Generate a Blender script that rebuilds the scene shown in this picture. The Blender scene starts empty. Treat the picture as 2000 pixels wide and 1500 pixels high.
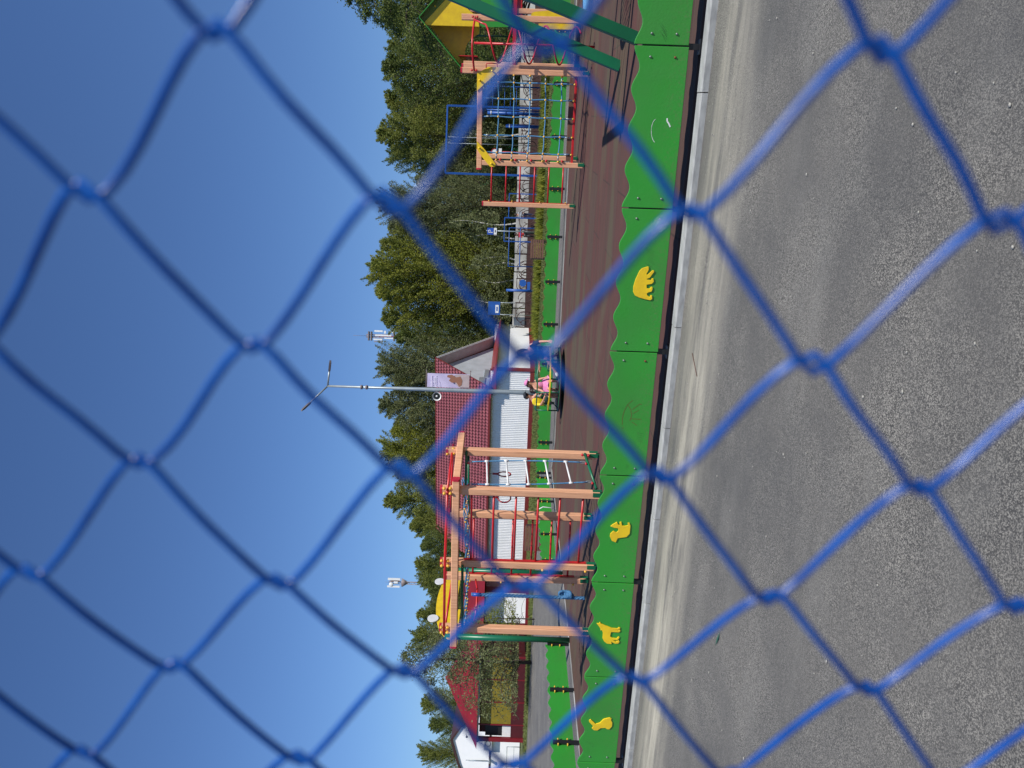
import bpy, bmesh, math, random
import numpy as np
from mathutils import Vector, Matrix
V = Vector
R = math.radians
random.seed(7)
sc = bpy.context.scene
COL = sc.collection

# ------------------------------------------------------------------ calibration
F, EYE, ROLL = 1450.0, 1.5, R(1.9)          # focal length in photo pixels, eye height, camera roll
def ray(px, py):
    u = 750 - py; v = px - 1000
    return (u*math.cos(ROLL)+v*math.sin(ROLL))/F, (u*math.sin(ROLL)-v*math.cos(ROLL))/F
def at(px, py, Y):                          # world point seen at that pixel at depth Y
    a, b = ray(px, py); return V((a*Y, Y, EYE+b*Y))
def gr(px, py, h=0.0):                      # world point on the level z = h
    a, b = ray(px, py); Y = (h-EYE)/b; return V((a*Y, Y, h))
AL = R(-20)
D = V((math.cos(AL), math.sin(AL), 0)); N = V((-math.sin(AL), math.cos(AL), 0)); Z = V((0, 0, 1))
def P(s, t, z=0.0): return D*s + N*t + Z*z   # playground frame, turned 20 degrees

# ------------------------------------------------------------------ materials
def nodes(m):
    m.use_nodes = True
    return m.node_tree.nodes, m.node_tree.links, m.node_tree.nodes['Principled BSDF']
def mat(name, c, rough=.5, c2=None, scale=6, amt=.5, bump=0, bscale=40, metal=0, spec=.5, stretch=None, detail=4, coat=0, trans=0, contrast=(.35, .65)):
    m = bpy.data.materials.new(name); nd, lk, b = nodes(m)
    b.inputs['Roughness'].default_value = rough; b.inputs['Metallic'].default_value = metal
    b.inputs['Specular IOR Level'].default_value = spec
    b.inputs['Coat Weight'].default_value = coat
    b.inputs['Base Color'].default_value = (*c, 1)
    tc = nd.new('ShaderNodeTexCoord'); mp = nd.new('ShaderNodeMapping'); lk.new(tc.outputs['Object'], mp.inputs['Vector'])
    if stretch: mp.inputs['Scale'].default_value = stretch
    if c2 is None: c2 = tuple(x*.72 for x in c)
    n = nd.new('ShaderNodeTexNoise'); n.inputs['Scale'].default_value = scale; n.inputs['Detail'].default_value = detail
    lk.new(mp.outputs['Vector'], n.inputs['Vector'])
    rp = nd.new('ShaderNodeValToRGB'); rp.color_ramp.elements[0].position = contrast[0]; rp.color_ramp.elements[1].position = contrast[1]
    mixc = tuple(c[i]*(1-amt)+c2[i]*amt for i in range(3))
    rp.color_ramp.elements[0].color = (*c, 1); rp.color_ramp.elements[1].color = (*mixc, 1)
    lk.new(n.outputs['Fac'], rp.inputs['Fac']); lk.new(rp.outputs['Color'], b.inputs['Base Color'])
    if bump:
        n2 = nd.new('ShaderNodeTexNoise'); n2.inputs['Scale'].default_value = bscale; n2.inputs['Detail'].default_value = 5
        lk.new(mp.outputs['Vector'], n2.inputs['Vector'])
        bp = nd.new('ShaderNodeBump'); bp.inputs['Strength'].default_value = bump; bp.inputs['Distance'].default_value = .01
        lk.new(n2.outputs['Fac'], bp.inputs['Height']); lk.new(bp.outputs['Normal'], b.inputs['Normal'])
    if trans:
        b.inputs['Subsurface Weight'].default_value = 0
        tr = nd.new('ShaderNodeBsdfTranslucent'); mx = nd.new('ShaderNodeMixShader'); mx.inputs[0].default_value = trans
        lk.new(rp.outputs['Color'], tr.inputs['Color']); lk.new(b.outputs[0], mx.inputs[1]); lk.new(tr.outputs[0], mx.inputs[2])
        out = nd['Material Output']; lk.new(mx.outputs[0], out.inputs['Surface'])
    return m
M = {}
M['wood'] = mat('salmon wood', (.80, .42, .235), .6, (.52, .24, .12), 4, .75, .35, 30, stretch=(9, 9, .5), detail=8, contrast=(.42, .72))
M['red'] = mat('red paint', (.55, .018, .02), .35, (.36, .01, .015), 5, .5, .1, 40)
M['redcap'] = mat('red plastic cap', (.55, .02, .045), .45)
M['dkred'] = mat('dark red panel', (.32, .012, .018), .45)
M['yellow'] = mat('yellow plastic', (.88, .60, .012), .42, (.62, .38, .02), 8, .5, .12, 60)
M['board'] = mat('green board', (.024, .255, .024), .40, (.04, .19, .03), 1.6, .55, .15, 50, contrast=(.4, .75))
M['dkgreen'] = mat('dark green paint', (.006, .14, .06), .35, (.008, .10, .05), 3, .5, .1, 20)
M['black'] = mat('black steel', (.012, .012, .013), .5)
M['bolt'] = mat('bolt grey', (.22, .26, .22), .4, metal=.6)
M['rust'] = mat('rusty bolt', (.16, .06, .02), .8)
M['ybolt'] = mat('yellow bolt cap', (.8, .45, .05), .35)
M['rbolt'] = mat('red bolt cap', (.6, .02, .03), .35)
M['white'] = mat('white plastic', (.78, .78, .76), .4)
M['rope'] = mat('blue rope', (.10, .30, .50), .7, (.04, .15, .32), 60, .7, .6, 150)
M['wire'] = mat('blue coated wire', (.004, .084, .37), .25, (.002, .036, .20), 60, .8, 0, 300, spec=.4)
M['wallw'] = mat('white metal sheet', (.90, .90, .90), .45, (.80, .81, .80), 1.2, .5, .05, 10)
M['grey'] = mat('grey sheet', (.42, .45, .47), .45, (.32, .34, .35), 1.5, .6)
M['galv'] = mat('galvanised steel', (.36, .40, .41), .45, (.25, .29, .30), 3, .6, metal=.5)
M['tile'] = mat('red metal tile', (.36, .085, .095), .5, (.26, .05, .06), .8, .6, .1, 12)
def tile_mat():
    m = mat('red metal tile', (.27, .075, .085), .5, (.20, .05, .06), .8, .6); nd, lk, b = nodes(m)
    at_ = nd.new('ShaderNodeAttribute'); at_.attribute_name = 'tile_shade'; src = b.inputs['Base Color'].links[0].from_socket
    lk.new(mixc(nd, lk, at_.outputs['Fac'], src, (.035, .008, .012)), b.inputs['Base Color']); return m  # mixes painted shade into the tile colour
M['redtrim'] = mat('red trim', (.22, .03, .028), .5, (.14, .02, .02), 3, .5)
M['brown'] = mat('brown boards', (.16, .075, .045), .65, (.09, .04, .025), 4, .7, .3, 30, stretch=(1, 1, 6))
M['darkbrown'] = mat('dark brown metal', (.055, .022, .018), .55)
M['bluep'] = mat('blue paint', (.015, .09, .36), .4, (.01, .06, .24), 4, .5)
M['concrete'] = mat('concrete', (.50, .49, .46), .85, (.20, .19, .17), 1.1, .85, .4, 60)
M['navy'] = mat('navy cloth', (.012, .022, .07), .85)
M['shorts'] = mat('dark green cloth', (.010, .045, .045), .85)
M['pink'] = mat('pink cloth', (.66, .25, .44), .8, (.50, .10, .30), 30, .6)
M['skin'] = mat('skin', (.60, .31, .21), .55, (.52, .24, .16), 20, .5)
M['hair'] = mat('dark hair', (.02, .011, .007), .5)
M['brhair'] = mat('brown hair', (.07, .028, .014), .5)
M['cap'] = mat('charcoal cap', (.012, .017, .025), .8)
M['yshirt'] = mat('yellow shirt', (.80, .60, .015), .8)
M['redshirt'] = mat('red shirt', (.5, .02, .03), .8)
M['greycloth'] = mat('grey cloth', (.3, .33, .36), .8)
M['bark'] = mat('bark', (.07, .05, .035), .9, (.03, .022, .016), 8, .8, .6, 20)
M['birch'] = mat('birch bark', (.55, .53, .48), .8, (.10, .09, .08), 3, .9, .3, 20, stretch=(1, 1, 3), contrast=(.55, .62))
M['antenna'] = mat('antenna white', (.80, .80, .80), .4)
M['mast'] = mat('mast steel', (.13, .09, .09), .6, (.30, .26, .26), .4, .8)
M['purple'] = mat('banner cloth', (.44, .39, .58), .7, (.50, .45, .62), 2, .8)
M['bannerink'] = mat('banner ink', (.28, .12, .07), .7)
M['banwhite'] = mat('banner lettering', (.72, .68, .82), .7)
M['bansand'] = mat('banner sand', (.42, .34, .34), .7)
M['glass'] = mat('dark glass', (.02, .025, .03), .1)
M['ymuted'] = mat('mustard panel', (.24, .18, .010), .6, (.15, .11, .012), 3, .6)
M['hutshade'] = mat('hut wall shaded red', (.085, .006, .010), .6, (.05, .004, .006), 2, .7)  # hut red darkened, with the shade of the foliage put into the colour
M['hutred'] = mat('hut red', (.20, .008, .014), .5, (.12, .006, .009), 2, .5)
M['signblue'] = mat('sign blue', (.02, .08, .42), .4)
M['lamp'] = mat('lamp housing', (.10, .085, .09), .5)
M['greennet'] = mat('green sheet', (.03, .26, .12), .6, (.02, .16, .08), 1, .6)
M['scuff'] = mat('scuff dark', (.022, .12, .022), .7)
M['lead'] = mat('pipe black', (.015, .015, .017), .6)
M['leafdead'] = mat('leaf', (.02, .13, .07), .5)
M['grit'] = mat('grit', (.40, .38, .33), .8)
M['bloom'] = mat('yellow bloom', (.75, .55, .04), .7)
def leafmat(name, a, b, sc_=1.1): return mat(name, a, .55, b, sc_, 1.0, trans=.45, detail=3, contrast=(.38, .62), spec=.3)
LEAF = [leafmat('leaf olive', (.15, .185, .035), (.29, .31, .07)),
        leafmat('leaf deep', (.10, .14, .036), (.21, .25, .06)),
        leafmat('leaf fresh', (.17, .205, .03), (.33, .34, .05)),
        leafmat('leaf grey', (.14, .17, .065), (.25, .27, .12))]

def coords(nd, lk, scale=(1, 1, 1)):
    tc = nd.new('ShaderNodeTexCoord'); mp = nd.new('ShaderNodeMapping'); mp.inputs['Scale'].default_value = scale
    lk.new(tc.outputs['Object'], mp.inputs['Vector']); return mp
def mathn(nd, lk, op, a, b=None, clamp=False):
    n = nd.new('ShaderNodeMath'); n.operation = op; n.use_clamp = clamp
    for i, x in enumerate((a, b)):
        if x is None: continue
        if isinstance(x, (int, float)): n.inputs[i].default_value = x
        else: lk.new(x, n.inputs[i])
    return n.outputs[0]
def mixc(nd, lk, fac, a, b):
    n = nd.new('ShaderNodeMix'); n.data_type = 'RGBA'
    for s, x in ((0, fac), (6, a), (7, b)):
        if isinstance(x, (int, float)): n.inputs[s].default_value = x
        elif isinstance(x, tuple): n.inputs[s].default_value = (*x, 1)
        else: lk.new(x, n.inputs[s])
    return n.outputs[2]
def noise(nd, lk, mp, scale, detail=4, rough=.5):
    n = nd.new('ShaderNodeTexNoise'); n.inputs['Scale'].default_value = scale; n.inputs['Detail'].default_value = detail
    n.inputs['Roughness'].default_value = rough; lk.new(mp.outputs[0], n.inputs['Vector']); return n.outputs['Fac']
def ramp(nd, lk, x, p0, p1, c0=(0, 0, 0), c1=(1, 1, 1)):
    r = nd.new('ShaderNodeValToRGB'); r.color_ramp.elements[0].position = p0; r.color_ramp.elements[1].position = p1
    r.color_ramp.elements[0].color = (*c0, 1); r.color_ramp.elements[1].color = (*c1, 1); lk.new(x, r.inputs['Fac']); return r.outputs['Color']

def asphalt_mat(name, near=True):
    m = bpy.data.materials.new(name); nd, lk, b = nodes(m)
    mp = coords(nd, lk); st = coords(nd, lk, (.35, 3.0, 1))
    vo = nd.new('ShaderNodeTexVoronoi'); vo.inputs['Scale'].default_value = 250; lk.new(mp.outputs[0], vo.inputs['Vector'])
    cell = nd.new('ShaderNodeSeparateColor'); lk.new(vo.outputs['Color'], cell.inputs[0])
    spk = ramp(nd, lk, cell.outputs[0], .35, 1.0, (.034, .032, .029), (.47, .44, .375))
    fine = noise(nd, lk, mp, 260, 3, .7)
    base = mixc(nd, lk, ramp(nd, lk, fine, .35, .7), (.075, .071, .064), (.20, .188, .165))
    big = noise(nd, lk, mp, 1.3, 5, .6)
    c = mixc(nd, lk, mathn(nd, lk, 'MULTIPLY', ramp(nd, lk, big, .25, .65), .85), base, spk)
    c = mixc(nd, lk, mathn(nd, lk, 'MULTIPLY', ramp(nd, lk, noise(nd, lk, mp, .55, 7, .65), .42, .62), .55), c, (.070, .069, .067))
    c = mixc(nd, lk, mathn(nd, lk, 'MULTIPLY', ramp(nd, lk, noise(nd, lk, coords(nd, lk, (.5, 1.6, 1)), 1.1, 7, .7), .5, .72), .28), c, (.26, .25, .22))
    if near:                                  # pale dust washed up along the kerb
        sep = nd.new('ShaderNodeSeparateXYZ'); lk.new(mp.outputs[0], sep.inputs[0])
        d1 = mathn(nd, lk, 'SUBTRACT', 1.0, mathn(nd, lk, 'DIVIDE', mathn(nd, lk, 'ABSOLUTE', mathn(nd, lk, 'SUBTRACT', mathn(nd, lk, 'ADD', sep.outputs[1], mathn(nd, lk, 'MULTIPLY', noise(nd, lk, mp, .7, 4), .5)), 6.25)), .72), True)
        left = mathn(nd, lk, 'ADD', .62, mathn(nd, lk, 'MULTIPLY', sep.outputs[0], -.16), True)
        d = mathn(nd, lk, 'MULTIPLY', d1, left)
        s1 = ramp(nd, lk, noise(nd, lk, st, 1.3, 8, .72), .34, .66)
        c = mixc(nd, lk, mathn(nd, lk, 'MULTIPLY', mathn(nd, lk, 'MULTIPLY', d, s1), .95, True), c, (.60, .55, .43))
    lk.new(c, b.inputs['Base Color']); b.inputs['Roughness'].default_value = .85
    bp = nd.new('ShaderNodeBump'); bp.inputs['Strength'].default_value = .55; bp.inputs['Distance'].default_value = .004
    lk.new(mathn(nd, lk, 'ADD', vo.outputs['Distance'], fine), bp.inputs['Height']); lk.new(bp.outputs['Normal'], b.inputs['Normal'])
    return m
def rubber_mat():
    m = bpy.data.materials.new('rubber tiles'); nd, lk, b = nodes(m)
    mp = coords(nd, lk); st = coords(nd, lk, (.22, 2.2, 1))
    br = nd.new('ShaderNodeTexBrick'); br.inputs['Scale'].default_value = 1; br.inputs['Brick Width'].default_value = 2.1; br.inputs['Row Height'].default_value = 1.05
    br.inputs['Mortar Size'].default_value = .013; br.inputs['Mortar Smooth'].default_value = .1; br.inputs['Color1'].default_value = (.110, .048, .041, 1); br.inputs['Color2'].default_value = (.085, .072, .052, 1)
    br.inputs['Mortar'].default_value = (.05, .035, .03, 1); br.inputs['Bias'].default_value = -.3; lk.new(mp.outputs[0], br.inputs['Vector'])
    c = mixc(nd, lk, mathn(nd, lk, 'MULTIPLY', ramp(nd, lk, noise(nd, lk, st, 1.5, 6, .6), .4, .7), .6), br.outputs['Color'], (.062, .052, .038))
    c = mixc(nd, lk, mathn(nd, lk, 'MULTIPLY', ramp(nd, lk, noise(nd, lk, st, 9, 6, .7), .35, .8), .5), c, (.17, .092, .082))
    c = mixc(nd, lk, ramp(nd, lk, noise(nd, lk, mp, 220, 2, .6), .3, .8), mixc(nd, lk, .25, c, (.03, .02, .02)), c)
    c = mixc(nd, lk, ramp(nd, lk, noise(nd, lk, mp, 3.1, 5, .9), .74, .80), c, (.30, .27, .25))
    c = mixc(nd, lk, mathn(nd, lk, 'MULTIPLY', ramp(nd, lk, noise(nd, lk, coords(nd, lk, (.5, 1.4, 1)), .55, 4, .6), .5, .58), .45), c, (.10, .098, .06))
    lk.new(c, b.inputs['Base Color']); b.inputs['Roughness'].default_value = .95; b.inputs['Specular IOR Level'].default_value = .12
    bp = nd.new('ShaderNodeBump'); bp.inputs['Strength'].default_value = .4; bp.inputs['Distance'].default_value = .006
    lk.new(noise(nd, lk, mp, 150, 4), bp.inputs['Height']); lk.new(bp.outputs['Normal'], b.inputs['Normal'])
    return m
def grass_mat():
    m = bpy.data.materials.new('lawn'); nd, lk, b = nodes(m); mp = coords(nd, lk)
    c = mixc(nd, lk, ramp(nd, lk, noise(nd, lk, mp, .5, 6, .7), .35, .65), (.075, .095, .022), (.14, .15, .05))
    c = mixc(nd, lk, ramp(nd, lk, noise(nd, lk, mp, 14, 4, .7), .4, .7), c, (.05, .075, .016))
    lk.new(c, b.inputs['Base Color']); b.inputs['Roughness'].default_value = .95
    bp = nd.new('ShaderNodeBump'); bp.inputs['Strength'].default_value = 1; bp.inputs['Distance'].default_value = .08
    lk.new(noise(nd, lk, mp, 20, 4), bp.inputs['Height']); lk.new(bp.outputs['Normal'], b.inputs['Normal'])
    return m
def board_mat():
    m = mat('green board', (.030, .295, .030), .40, (.045, .22, .035), 1.3, .8, .15, 50, contrast=(.38, .7), detail=8); nd, lk, b = nodes(m); mp = coords(nd, lk)
    src = b.inputs['Base Color'].links[0].from_socket; sep = nd.new('ShaderNodeSeparateXYZ'); lk.new(mp.outputs[0], sep.inputs[0])
    low = mathn(nd, lk, 'SUBTRACT', 1.0, mathn(nd, lk, 'DIVIDE', mathn(nd, lk, 'SUBTRACT', sep.outputs[2], .08), .22), True)
    spl = ramp(nd, lk, noise(nd, lk, mp, 38, 6, .75), .50, .66)
    c = mixc(nd, lk, mathn(nd, lk, 'MULTIPLY', mathn(nd, lk, 'MULTIPLY', low, spl), .55), src, (.16, .13, .08))
    sc_ = ramp(nd, lk, noise(nd, lk, coords(nd, lk, (1, 1, 7)), 9, 7, .8), .66, .74)
    c = mixc(nd, lk, mathn(nd, lk, 'MULTIPLY', sc_, .30), c, (.10, .30, .10))
    c = mixc(nd, lk, mathn(nd, lk, 'MULTIPLY', ramp(nd, lk, noise(nd, lk, mp, 6, 6, .7), .62, .72), .35), c, (.02, .12, .02))
    lk.new(c, b.inputs['Base Color']); lk.new(ramp(nd, lk, noise(nd, lk, mp, 5, 5), .3, .7, (.32,)*3, (.55,)*3), b.inputs['Roughness']); return m
M['board'] = board_mat(); M['tile'] = tile_mat(); M['gap_shade'] = mat('gap_shade', (.02, .014, .011), .95)  # last one: near-black that stands in for shadow under the near boards
M['asphalt'] = asphalt_mat('asphalt yard'); M['asphalt2'] = asphalt_mat('asphalt path', False)
M['rubber'] = rubber_mat(); M['lawn'] = grass_mat()
M['roadshade'] = mat('shaded road', (.075, .075, .078), .9, (.045, .045, .047), .6, .8)  # asphalt darkened so the colour itself holds the shade of the trees
M['grassblade'] = mat('grass blades', (.10, .14, .03), .8, (.16, .17, .05), 1.5, 1, trans=.2)
def kerbm():
    m = mat('kerb concrete', (.42, .42, .40), .85, (.27, .27, .26), 7, .8, .6, 90, stretch=(.6, 3, 3)); return m
M['kerb'] = kerbm()

# ------------------------------------------------------------------ mesh builder
class MB:
    def __init__(s): s.v = []; s.f = []; s.sm = []
    def add(s, vs, fs, smooth=False):
        o = len(s.v); s.v += [tuple(p) for p in vs]; s.f += [tuple(i+o for i in f) for f in fs]; s.sm += [smooth]*len(fs); return s
    def box(s, c, a, b, d):                   # centre and three half-axis vectors
        c, a, b, d = V(c), V(a), V(b), V(d)
        vs = [c+a*x+b*y+d*z for x in (-1, 1) for y in (-1, 1) for z in (-1, 1)]
        fs = [(0, 1, 3, 2), (4, 6, 7, 5), (0, 4, 5, 1), (2, 3, 7, 6), (0, 2, 6, 4), (1, 5, 7, 3)]
        if a.cross(b).dot(d) < 0: fs = [f[::-1] for f in fs]
        return s.add(vs, fs)
    def bar(s, p0, p1, w, h=None, up=None, ch=.0):   # square bar, optionally chamfered
        p0, p1 = V(p0), V(p1); h = h or w; d = (p1-p0).normalized()
        up = V(up) if up is not None else (Z if abs(d.z) < .9 else D)
        a = d.cross(up).normalized(); b = a.cross(d).normalized()
        w2, h2 = w/2, h/2; c = ch or min(w, h)*.08
        prof = [(w2-c, -h2), (w2, -h2+c), (w2, h2-c), (w2-c, h2), (-w2+c, h2), (-w2, h2-c), (-w2, -h2+c), (-w2+c, -h2)]
        vs = [p+a*x+b*y for p in (p0, p1) for x, y in prof]
        fs = [(i, (i+1) % 8, 8+(i+1) % 8, 8+i) for i in range(8)] + [tuple(range(7, -1, -1)), tuple(range(8, 16))]
        fs = [f[::-1] for f in fs]
        return s.add(vs, fs)
    def tube(s, pts, r, n=8, closed=False, caps=True):
        pts = [V(p) for p in pts]; m = len(pts); rr = r if isinstance(r, (list, tuple)) else [r]*m
        vs = []; a = None
        for i, p in enumerate(pts):
            q0 = pts[i-1] if (i > 0 or closed) else p; q1 = pts[(i+1) % m] if (i < m-1 or closed) else p
            t = (q1-q0).normalized()
            if a is None: a = t.cross(Z if abs(t.z) < .9 else V((1, 0, 0))).normalized()
            else: a = (a - t*a.dot(t)).normalized()
            b = t.cross(a)
            vs += [p+(a*math.cos(2*math.pi*k/n)+b*math.sin(2*math.pi*k/n))*rr[i] for k in range(n)]
        fs = []
        for i in range(m if closed else m-1):
            j = (i+1) % m
            fs += [(i*n+k, i*n+(k+1) % n, j*n+(k+1) % n, j*n+k) for k in range(n)]
        s.add(vs, fs, True)
        if caps and not closed:
            o = len(s.v)-len(vs)
            s.f += [tuple(o+k for k in range(n-1, -1, -1)), tuple(o+(m-1)*n+k for k in range(n))]; s.sm += [False, False]
        return s
    def prism(s, poly, fr, th):               # poly in (a,b); fr = (origin, axis a, axis b); extruded along a x b by th, both ways
        o, a, b = V(fr[0]), V(fr[1]), V(fr[2]); n = a.cross(b).normalized()
        area = sum(poly[i][0]*poly[(i+1) % len(poly)][1]-poly[(i+1) % len(poly)][0]*poly[i][1] for i in range(len(poly)))
        if area < 0: poly = poly[::-1]
        k = len(poly)
        vs = [o+a*x+b*y-n*th/2 for x, y in poly]+[o+a*x+b*y+n*th/2 for x, y in poly]
        fs = [tuple(range(k-1, -1, -1)), tuple(range(k, 2*k))]+[(i, (i+1) % k, k+(i+1) % k, k+i) for i in range(k)]
        return s.add(vs, fs)
    def sph(s, c, r, n=10, m=7, sx=1, sy=1, sz=1, rot=None):
        c = V(c); vs = []
        for j in range(m+1):
            th = math.pi*j/m
            for i in range(n):
                ph = 2*math.pi*i/n
                q = V((math.sin(th)*math.cos(ph)*sx, math.sin(th)*math.sin(ph)*sy, math.cos(th)*sz))*r
                if rot is not None: q = rot @ q
                vs.append(c+q)
        fs = [(j*n+i, (j+1)*n+i, (j+1)*n+(i+1) % n, j*n+(i+1) % n) for j in range(m) for i in range(n)]
        return s.add(vs, fs, True)
    def build(s, name, m, parent=None, origin=None):
        me = bpy.data.meshes.new(name)
        o = V(origin) if origin is not None else (parent.location if parent is not None and parent.type == 'EMPTY' else V((0, 0, 0)))
        if parent is not None and parent.parent is not None: o = parent.parent.location + parent.location if False else wloc(parent)
        elif parent is not None: o = wloc(parent)
        me.from_pydata([tuple(V(p)-o) for p in s.v] if o.length else s.v, [], s.f)
        me.polygons.foreach_set('use_smooth', s.sm)
        me.materials.append(M[m] if isinstance(m, str) else m); me.update()
        ob = bpy.data.objects.new(name, me); COL.objects.link(ob)
        if parent is not None: ob.parent = parent
        elif origin is not None: ob.location = origin
        ob['_w'] = tuple(o); return ob
def wloc(o):
    return V(o['_w']) if '_w' in o else V((0, 0, 0))
def tag(o, label=None, cat=None, group=None, kind=None):
    if label: o['label'] = label
    if cat: o['category'] = cat
    if group: o['group'] = group
    if kind: o['kind'] = kind
    return o
def thing(name, label, cat, loc, group=None):
    o = bpy.data.objects.new(name, None); COL.objects.link(o); o.location = loc; o['_w'] = tuple(loc); o.empty_display_size = .2
    return tag(o, label, cat, group)
def struct(o): o['kind'] = 'structure'; return o
def local_sheet(name, poly, z, m, th=0):      # sheet whose object axes follow the playground frame
    me = bpy.data.meshes.new(name); bm = bmesh.new()
    vs = [bm.verts.new((x, y, z)) for x, y in poly]; f = bm.faces.new(vs)
    f.normal_update()
    if f.normal.z < 0: f.normal_flip()
    if th:
        r = bmesh.ops.extrude_face_region(bm, geom=[f]); 
        bmesh.ops.translate(bm, vec=(0, 0, -th), verts=[e for e in r['geom'] if isinstance(e, bmesh.types.BMVert)])
        bmesh.ops.recalc_face_normals(bm, faces=bm.faces)
    bm.to_mesh(me); bm.free(); me.materials.append(M[m]); ob = bpy.data.objects.new(name, me); COL.objects.link(ob)
    ob.rotation_euler = (0, 0, AL); return struct(ob)
def st(p): return (p.dot(D), p.dot(N))        # world -> playground frame

# ------------------------------------------------------------------ setting
local_sheet('ground', [(-900, -600), (900, -600), (900, 1500), (-900, 1500)], -.10, 'lawn')
local_sheet('asphalt_yard', [(-60, -25), (60, -25), (60, 6.70), (-60, 6.70)], -.06, 'asphalt')
kb = MB()
s_ = -11.0; k = 0
kerbs = []
while s_ < 12:
    L = 1.02
    mb = MB(); prof = [(6.69, -.10), (6.69, -.01), (6.705, .004), (6.82, .004), (6.82, -.10)]
    vs = [P(x, t, z+.002*math.sin(k*2.3)) for x in (s_, s_+L-.008) for t, z in prof]
    mb.add(vs, [(0, 1, 2, 3, 4)[::-1], (5, 6, 7, 8, 9)]+[(i, (i+1) % 5, 5+(i+1) % 5, 5+i) for i in range(5)])
    kerbs.append(mb); s_ += L; k += 1
kk = MB()
for mb in kerbs: kk.add(mb.v, mb.f)
struct(kk.build('kerb', 'kerb'))
# playground surface outline from the photo
c_far_r = gr(1119, 163); c_corner = gr(1078, 915); c_left = gr(1131, 1451)
far_r = st(c_far_r); far_m = st(gr(1084, 865)); cor = st(c_corner); lf = st(c_left)
ext_r = (far_r[0]+9, far_r[1]+.9)
pl = [(-9.2, 6.955), (16, 6.955), ext_r, far_r, far_m, cor, st(gr(1093, 1062)), st(gr(1109, 1219)), lf, (lf[0]-.7, lf[1]-3.5)]
local_sheet('rubber_surface', pl, 0, 'rubber', .09)
local_sheet('shade_strip', [(-9.2, 6.80), (16, 6.80), (16, 6.97), (-9.2, 6.97)], -.03, 'gap_shade')  # gap behind the kerb, blackened to stand in for the boards' shadow
rim = MB()
edge = [P(*q) for q in (ext_r, far_r, far_m, cor, st(gr(1093, 1062)), st(gr(1109, 1219)), lf, (lf[0]-.7, lf[1]-3.5))]
for a, b in zip(edge[:-1], edge[1:]):
    d = (b-a).normalized(); nn = V((d.y, -d.x, 0)); 
    if nn.dot((a+b)/2-V((2, 14, 0))) < 0: nn = -nn
    rim.box((a+b)/2+nn*.045-Z*.035, (b-a)/2, nn*.04, Z*.045)
struct(rim.build('kerb_rim', 'concrete'))
# asphalt path round the playground on the far and left sides
def off(p, ds, dt): return (p[0]+ds, p[1]+dt)
local_sheet('path', [(60, ext_r[1]-6), off(ext_r, 0, -2), off(far_r, 0, -1), off(cor, 3, -1.5), (lf[0]+2, 9), (-60, 9), (-60, 30), (-26, 34), (-14, 33.5), (cor[0]+1.5, cor[1]+7.6), (1, 30.5), (far_r[0], far_r[1]+2.2), (60, far_r[1]+4)], -.048, 'asphalt2')
local_sheet('lawn', [(-70, 20), (70, 20), (120, 160), (-120, 160)], -.07, 'lawn')
local_sheet('lawn_strip', [(-60, -40), (-59, -40), (-59, -39), (-60, -39)], -.05, 'lawn')
bpy.data.objects.remove(bpy.data.objects['lawn_strip'])
g1 = [gr(1062, 330, -.04), gr(1062, 420, -.04), gr(1047, 470, -.04), gr(1042, 330, -.04)]
local_sheet('asphalt_patch', [st(p) for p in g1], -.040, 'asphalt2')
local_sheet('road', [(-14, 66), (90, 52), (90, 68), (-14, 84)], -.044, 'roadshade')

# ------------------------------------------------------------------ low wavy board fences
def wave_panel(L, n=4, z0=.10, z1=.56, a=.028, gap=.006):
    m = 48; top = [(gap+(L-2*gap)*i/m, z1-a*(1-math.cos(2*math.pi*n*i/m))) for i in range(m+1)]
    return [(L-gap, z0), (gap, z0)] + top
def on_board(px, py, t0):                     # photo pixel -> (s, z) on the plane of the near boards
    a, b = ray(px, py); Y = t0/(a*N.x+N.y); return a*Y*D.x+Y*D.y, EYE+b*Y
TB = 6.885
near_s = [3.28, 1.93, .58, -.77, -2.13, -3.47, -4.77, -6.05, -7.33, -8.62]
fence = thing('low_fence', 'near low fence of dark green wavy boards with yellow animals beside the asphalt', 'fence', P(0, TB))
names = {3: 'yellow bear', 5: 'yellow squirrel', 6: 'yellow wolf', 7: 'yellow hare'}
bear = [(825,702),(770,720),(745,745),(705,830),(685,900),(683,950),(700,985),(740,1005),(800,1022),(850,1032),(868,1020),(868,985),(855,982),(845,1000),(822,985),(815,968),(830,955),(862,948),(872,925),(872,903),(858,900),(845,918),(815,915),(815,880),(865,872),(885,850),(880,818),(865,818),(860,835),(830,832),(812,825),(845,812),(888,755),(885,740),(872,740),(820,785),(813,775),(835,735),(835,705)]
squir = [(1640,692),(1655,680),(1683,664),(1690,680),(1702,686),(1700,665),(1712,663),(1716,688),(1735,690),(1755,686),(1753,670),(1765,670),(1771,690),(1766,740),(1745,762),(1700,768),(1688,770),(1675,797),(1650,787),(1637,758),(1640,740),(1660,722),(1680,732),(1692,722),(1692,706),(1665,702)]
wolf = [(990,1072),(1022,1072),(1035,1055),(1050,1075),(1075,1085),(1110,1100),(1150,1115),(1200,1135),(1270,1140),(1290,1122),(1306,1130),(1300,1145),(1285,1157),(1232,1160),(1280,1168),(1300,1156),(1308,1172),(1290,1192),(1240,1190),(1185,1187),(1176,1220),(1170,1245),(1200,1265),(1258,1273),(1280,1248),(1297,1255),(1285,1280),(1265,1297),(1200,1292),(1250,1317),(1285,1298),(1297,1315),(1280,1340),(1240,1343),(1185,1318),(1192,1347),(1130,1342),(1090,1312),(1070,1270),(1075,1200),(1060,1160),(1045,1168),(1040,1140),(1020,1110),(1000,1085)]
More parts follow.
